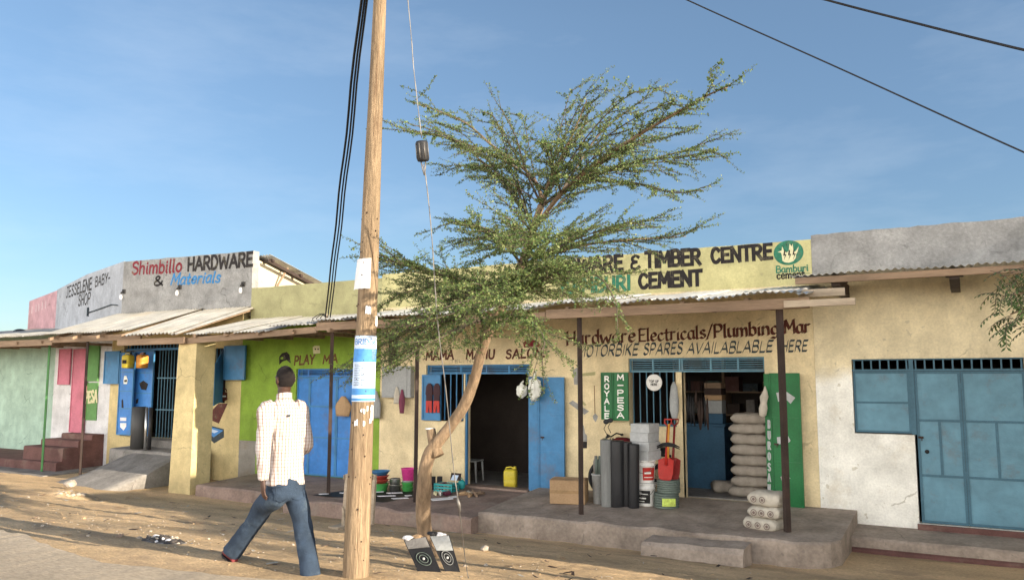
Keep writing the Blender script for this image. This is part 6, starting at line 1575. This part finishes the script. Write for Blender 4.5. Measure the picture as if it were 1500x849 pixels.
def remesh(m, name, mats, parent, vox, smooth=2, wr=0.0, fsc=9):
    bmesh.ops.recalc_face_normals(m.b, faces=m.b.faces[:])
    o = m.build(name, mats, parent)
    md = o.modifiers.new('r', 'REMESH'); md.mode = 'VOXEL'; md.voxel_size = vox; md.use_smooth_shade = True
    ms = o.modifiers.new('s', 'SMOOTH'); ms.iterations = smooth; ms.factor = .5
    bpy.context.view_layer.update(); dg = DG(); me = bpy.data.meshes.new_from_object(o.evaluated_get(dg)); o.modifiers.clear(); old = o.data; o.data = me; bpy.data.meshes.remove(old); me.name = name
    if wr:
        for v in me.vertices:
            q = v.co; d = noise.noise(V((q.x * fsc, q.y * fsc, q.z * fsc * .55))) + .5 * noise.noise(V((q.x * fsc * 2.3 + q.z * 9, q.y * fsc * 2.3, q.z * fsc * 1.2))); v.co = v.co + v.normal * d * wr
    for p in me.polygons: p.use_smooth = True
    return o
Q = lambda px, py, d: U(px, py, d)
D0 = (mp_ - CAM).dot(FWD)                    # depth of his middle
dv = lambda a, b, c: hdv * a + LFT * b + V((0, 0, c))
pel = Q(418, 706, D0); neck = Q(416, 580, D0 + .04); headc = Q(417.5, 556, D0 + .05)
shL, shR = neck + LFT * .152 + V((0, 0, -.10)), neck - LFT * .152 + V((0, 0, -.10))
elL, wrL = Q(386, 652, D0 - .18), Q(385, 703, D0 - .2)
elR, wrR = Q(449, 652, D0 + .14), Q(428, 668, D0 + .36)
hipL, hipR = pel + LFT * .085 + V((0, 0, -.03)), pel - LFT * .085 + V((0, 0, -.03))
anL = Q(340, 817, D0 + .30); knL = Q(374, 762, D0 + .20)
anR = Q(455, 846, D0 - .22); knR = Q(444, 772, D0 - .02)
anL.z = max(anL.z, gz(anL.x, anL.y) + .08)
# --- body: one skin
b = MB()
# head: skull, jaw, face
limb_loft(b, [neck + V((0, 0, -.05)), neck + V((0, 0, .03)), headc + V((0, 0, -.06))], [(.062, .062), (.055, .058), (.056, .062)], n=16)
sk = bmesh.new(); bmesh.ops.create_icosphere(sk, subdivisions=4, radius=1)
hr = math.atan2(hdv.y, hdv.x)
for v in sk.verts:
    x, y, z = v.co                       # x forward, y left, z up
    X_ = x * .097; Y_ = y * .076; Z_ = z * .118
    if z < -.1: k = (-.1 - z) / .9; Y_ *= 1 - .30 * k; X_ = X_ * (1 - .18 * k) + .018 * k
    if x < 0 and z > -.3: X_ *= 1.04
    v.co = V((X_, Y_, Z_))
HM = Matrix.Translation(headc + V((0, 0, .005))) @ Matrix.Rotation(hr + R(8), 4, 'Z')
b.add(sk, 0, HM)
def hp(x, y, z): return HM @ V((x, y, z))
def bump_(x, y, z, r, sx=1, sy=1, sz=1):
    q = bmesh.new(); bmesh.ops.create_icosphere(q, subdivisions=2, radius=r); bmesh.ops.scale(q, vec=(sx, sy, sz), verts=q.verts); b.add(q, 0, HM @ Matrix.Translation((x, y, z)))
bump_(.098, 0, -.018, .020, .9, .8, 1.4); bump_(.102, 0, -.032, .017, .8, 1.15, .7)      # nose
bump_(.088, 0, -.068, .020, .55, 1.3, .55); bump_(.086, 0, -.079, .018, .55, 1.2, .5)    # lips
bump_(.070, 0, -.104, .026, .9, 1.2, .8)                                                 # chin
bump_(.078, .032, .020, .022, .7, 1.2, .5); bump_(.078, -.032, .020, .022, .7, 1.2, .5)  # brow
for s_ in (-1, 1): bump_(-.004, s_ * .082, -.012, .034, .60, .34, 1.05); bump_(-.014, s_ * .090, .002, .027, .55, .32, 1.0)   # ears
# torso, arms
limb_loft(b, [pel + V((0, 0, -.06)), pel + V((0, 0, .10)), (pel + neck) / 2 + V((0, 0, .02)), neck + V((0, 0, -.16)), neck + V((0, 0, -.06))], [(.13, .09), (.115, .075), (.125, .08), (.12, .075), (.075, .055)])
for sh, el, wr in ((shL, elL, wrL), (shR, elR, wrR)):
    limb_loft(b, [neck + V((0, 0, -.08)), sh, (sh + el) / 2, el, (el + wr) / 2, wr], [(.04, .04), (.038, .038), (.036, .036), (.032, .032), (.033, .033), (.026, .022)], n=14)
def hand(wr, ax, palm_n, thumb_dir, curl):
    """ax: along the fingers, palm_n: out of the back of the hand, thumb_dir: side of the thumb"""
    ax = ax.normalized(); th = (thumb_dir - ax * thumb_dir.dot(ax)).normalized(); bk = ax.cross(th).normalized()
    if bk.dot(palm_n) < 0: bk = -bk
    limb_loft(b, [wr - ax * .03, wr + ax * .02, wr + ax * .055, wr + ax * .098], [(.026, .021), (.032, .018), (.041, .016), (.039, .013)], side=th, n=14)
    base = wr + ax * .092
    for k, (o, l) in enumerate(((.030, .074), (.010, .084), (-.010, .078), (-.029, .062))):
        p = base + th * o; d = (ax + th * (.10 - .07 * k)).normalized(); pts = [p - ax * .02, p]
        for s_, f in ((.42, .5), (.33, 1.0), (.25, .9)):
            d = (d - bk * curl * f * .55).normalized(); p = p + d * l * s_ * 1.05; pts.append(p)
        limb_loft(b, pts, [(.0095, .009), (.0098, .009), (.0092, .0085), (.0085, .008), (.0062, .006)], side=th, n=10, seg=3)
    p = wr + ax * .03 + th * .030; d = (ax * .75 + th * .62 - bk * .25).normalized(); pts = [wr + ax * .018 + th * .012, p, p + d * .036]; d2 = (d * .8 + ax * .5 - bk * .35).normalized(); pts += [pts[-1] + d2 * .030, pts[-1] + d2 * .054]
    limb_loft(b, pts, [(.013, .012), (.0135, .012), (.0115, .0105), (.0105, .0095), (.007, .007)], side=bk, n=10, seg=3)
hand(wrL, V((0, 0, -1)) + RGT * .06 - hdv * .02, LFT, hdv, .55)
hand(wrR, (wrR - elR) + V((0, 0, -.02)), -LFT, V((0, 0, 1)), .7)
for hp_, kn, an in ((hipL, knL, anL), (hipR, knR, anR)):
    limb_loft(b, [pel + V((0, 0, -.02)), hp_ + V((0, 0, -.05)), (hp_ + kn) / 2, kn, (kn + an) / 2, an], [(.09, .08), (.075, .08), (.066, .07), (.052, .054), (.046, .048), (.036, .038)], n=16)
body = remesh(b, 'body', [mt['skin']], man, .0055, 3)
# --- eyes
for s_ in (-1, 1):
    m = MB(); c = hp(.0835, s_ * .031, .004); m.ball(c, .0115, 0, seg=12); m.build('eye', mt['pwhite'], man)
# --- hair: a close cap over the skull
q = bmesh.new(); bmesh.ops.create_icosphere(q, subdivisions=5, radius=1)
kill = []
for v in q.verts:
    x, y, z = v.co; lim = -.56 if x < -.15 else (-.56 + (x + .15) * 1.84 if x < .35 else .36 + (x - .35) * .5)
    X_, Y_, Z_ = x * .099 * (1.05 if x < 0 else 1), y * .078, z * .1205
    if z < -.1: k = (-.1 - z) / .9; Y_ *= 1 - .28 * k; X_ = X_ * (1 - .16 * k) + .018 * k
    if z < lim: kill.append(v)
    d = 1 + .012 * noise.noise(v.co * 9) + .02
    v.co = V((X_, Y_, Z_)) * d
bmesh.ops.delete(q, geom=kill, context='VERTS')
for f in q.faces: f.smooth = True
m = MB(); m.add(q, 0, HM); m.build('hair', mt['hair'], man, fix=False)
# --- shirt
s = MB()
hem = pel + V((0, 0, .0)); T_ = [hem + V((0, 0, -.015)), pel + V((0, 0, .12)), pel + V((0, 0, .28)), pel + V((0, 0, .47)), neck + V((0, 0, -.14)), neck + V((0, 0, -.075)), neck + V((0, 0, -.025))]
limb_loft(s, T_, [(.178, .132), (.156, .116), (.158, .116), (.168, .120), (.160, .108), (.112, .082), (.066, .065)], n=28, pw=.92)
def sleeve(sh, el, wr, cuff):
    limb_loft(s, [neck + V((0, 0, -.12)), sh + V((0, 0, -.004)), sh * .55 + el * .45, el, el * .5 + wr * .5, wr + (el - wr).normalized() * .0], [(.070, .07), (.077, .074), (.070, .068), (.060, .058), (.055, .053), (cuff, cuff * .9)], n=18)
sleeve(shL, elL, wrL, .048); sleeve(shR, elR, wrR, .046)
mt['plaid'] = None
pm_ = bpy.data.materials.new('checked_shirt_cloth'); pm_.use_nodes = True; n_ = pm_.node_tree; k_ = n_.links; P_ = n_.nodes['Principled BSDF']; P_.inputs['Roughness'].default_value = .9; P_.inputs['Specular IOR Level'].default_value = .15
tc_ = n_.nodes.new('ShaderNodeTexCoord'); sp_ = n_.nodes.new('ShaderNodeSeparateXYZ'); k_.new(tc_.outputs['Object'], sp_.inputs[0])
def lines(src, per, wdt):
    a = n_.nodes.new('ShaderNodeMath'); a.operation = 'MULTIPLY'; a.inputs[1].default_value = 1 / per; k_.new(src, a.inputs[0])
    f = n_.nodes.new('ShaderNodeMath'); f.operation = 'FRACT'; k_.new(a.outputs[0], f.inputs[0])
    c = n_.nodes.new('ShaderNodeMath'); c.operation = 'LESS_THAN'; c.inputs[1].default_value = wdt; k_.new(f.outputs[0], c.inputs[0]); return c.outputs[0]
lv, lh = lines(sp_.outputs['X'], .026, .26), lines(sp_.outputs['Z'], .030, .20)
mxx = n_.nodes.new('ShaderNodeMixRGB'); mxx.inputs['Color1'].default_value = (.50, .45, .435, 1); mxx.inputs['Color2'].default_value = (.30, .22, .185, 1); k_.new(lv, mxx.inputs['Fac'])
mx2 = n_.nodes.new('ShaderNodeMixRGB'); mx2.blend_type = 'MULTIPLY'; k_.new(lh, mx2.inputs['Fac']); k_.new(mxx.outputs[0], mx2.inputs['Color1']); mx2.inputs['Color2'].default_value = (.78, .68, .62, 1); k_.new(mx2.outputs[0], P_.inputs['Base Color'])
bz = n_.nodes.new('ShaderNodeTexNoise'); bz.inputs['Scale'].default_value = 16; bz.inputs['Detail'].default_value = 4; mpz = n_.nodes.new('ShaderNodeMapping'); mpz.inputs['Scale'].default_value = (1.4, 1.4, .45); k_.new(tc_.outputs['Object'], mpz.inputs[0]); k_.new(mpz.outputs[0], bz.inputs['Vector'])
bb = n_.nodes.new('ShaderNodeBump'); bb.inputs['Strength'].default_value = .8; bb.inputs['Distance'].default_value = .03; k_.new(bz.outputs['Fac'], bb.inputs['Height']); k_.new(bb.outputs[0], P_.inputs['Normal'])
shirt = remesh(s, 'shirt', [pm_], man, .009, 3, .011, 8)
m = MB(); cr = []
for j in range(5):
    t = j / 4; cr.append(ering(neck + V((0, 0, -.035 + .055 * math.sin(t * 1.6))) + hdv * (-.004), V((0, 0, 1)) + hdv * .25, .070 - .004 * t + (.004 if j == 4 else 0), .070 - .003 * t, n=26))
cr.append(ering(neck + V((0, 0, .012)), V((0, 0, 1)) + hdv * .25, .062, .062, n=26))
m.loft(cr, 0, True, False); m.build('collar', pm_, shirt, fix=False)
m = MB(); yk = neck + V((0, 0, -.165)) - hdv * .122; m.box(-.012, .012, -.002, .004, -.012, .006); bmesh.ops.transform(m.b, matrix=Matrix.Translation(yk) @ Matrix.Rotation(hr + math.pi / 2, 4, 'Z'), verts=m.b.verts); m.build('loop_tab', mt['slate'], shirt)
# --- jeans
j = MB()
limb_loft(j, [pel + V((0, 0, .07)), pel + V((0, 0, -.02)), pel + V((0, 0, -.10)), pel + V((0, 0, -.15))], [(.150, .108), (.166, .125), (.160, .122), (.10, .09)], n=24, pw=.9)
for hp_, kn, an, f in ((hipL, knL, anL, 1), (hipR, knR, anR, 1)):
    dn = (an - kn).normalized()
    limb_loft(j, [pel + V((0, 0, -.03)), hp_ + V((0, 0, -.08)), hp_ * .5 + kn * .5, kn, kn * .5 + an * .5, an + dn * .005], [(.09, .10), (.099, .108), (.094, .098), (.082, .084), (.080, .084), (.088, .092)], n=20)
mt['denim'] = M('blue_denim', (.028, .045, .074), rough=.9, var=.35, scale=5, bump=.5, bscale=120, stain=(.10, .135, .17), sscale=4, sstr=.5)
jeans = remesh(j, 'jeans', [mt['denim']], man, .010, 3, .011, 7)
for s_ in (-1, 1):
    c = pel - hdv * .128 + LFT * .075 * s_ + V((0, 0, -.075)); m = MB(); pw_ = .058; g_ = lambda u, v: c + LFT * u * pw_ - hdv * (.005 - .012 * u * u * 1.2) + V((0, 0, v)) + hdv * (.10 * max(0, -v) * .6)
    m.tube([g_(-1, .055), g_(1, .055)], .004, 5); m.tube([g_(-1, .055), g_(-1, -.05), g_(0, -.075), g_(1, -.05), g_(1, .055)], .003, 5); m.build('back_pocket', mt['denim'], jeans)
# --- shoes
for an, d, pit in ((anL, hdv, .18), (anR, hdv, -.12)):
    m = MB(); d2 = (d + V((0, 0, pit))).normalized(); base = an + V((0, 0, -.055))
    rings = []
    for x, w, h_ in ((-.075, .028, .05), (-.06, .038, .085), (0, .042, .095), (.06, .044, .07), (.12, .048, .055), (.17, .040, .042), (.195, .016, .025)):
        c = base + d2 * x; u = LFT; ring = []
        for k in range(16):
            a = 2 * math.pi * k / 16; ring.append(c + u * (math.cos(a) * w) + V((0, 0, 1)) * ((math.sin(a) * .5 + .5) ** .8 * h_ - .025))
        rings.append(ring)
    m.loft(rings); sh_ = m.build('shoe', mt['shoe'], man)
    m = MB(); rings = []
    for x, w in ((-.08, .026), (-.065, .040), (0, .044), (.06, .046), (.12, .050), (.175, .042), (.20, .018)):
        c = base + d2 * x + V((0, 0, -.032)); rings.append([c + LFT * w, c - LFT * w, c - LFT * w + V((0, 0, .014)), c + LFT * w + V((0, 0, .014))])
    m.loft(rings, 0, False); m.build('sole', mt['rubber'], sh_)
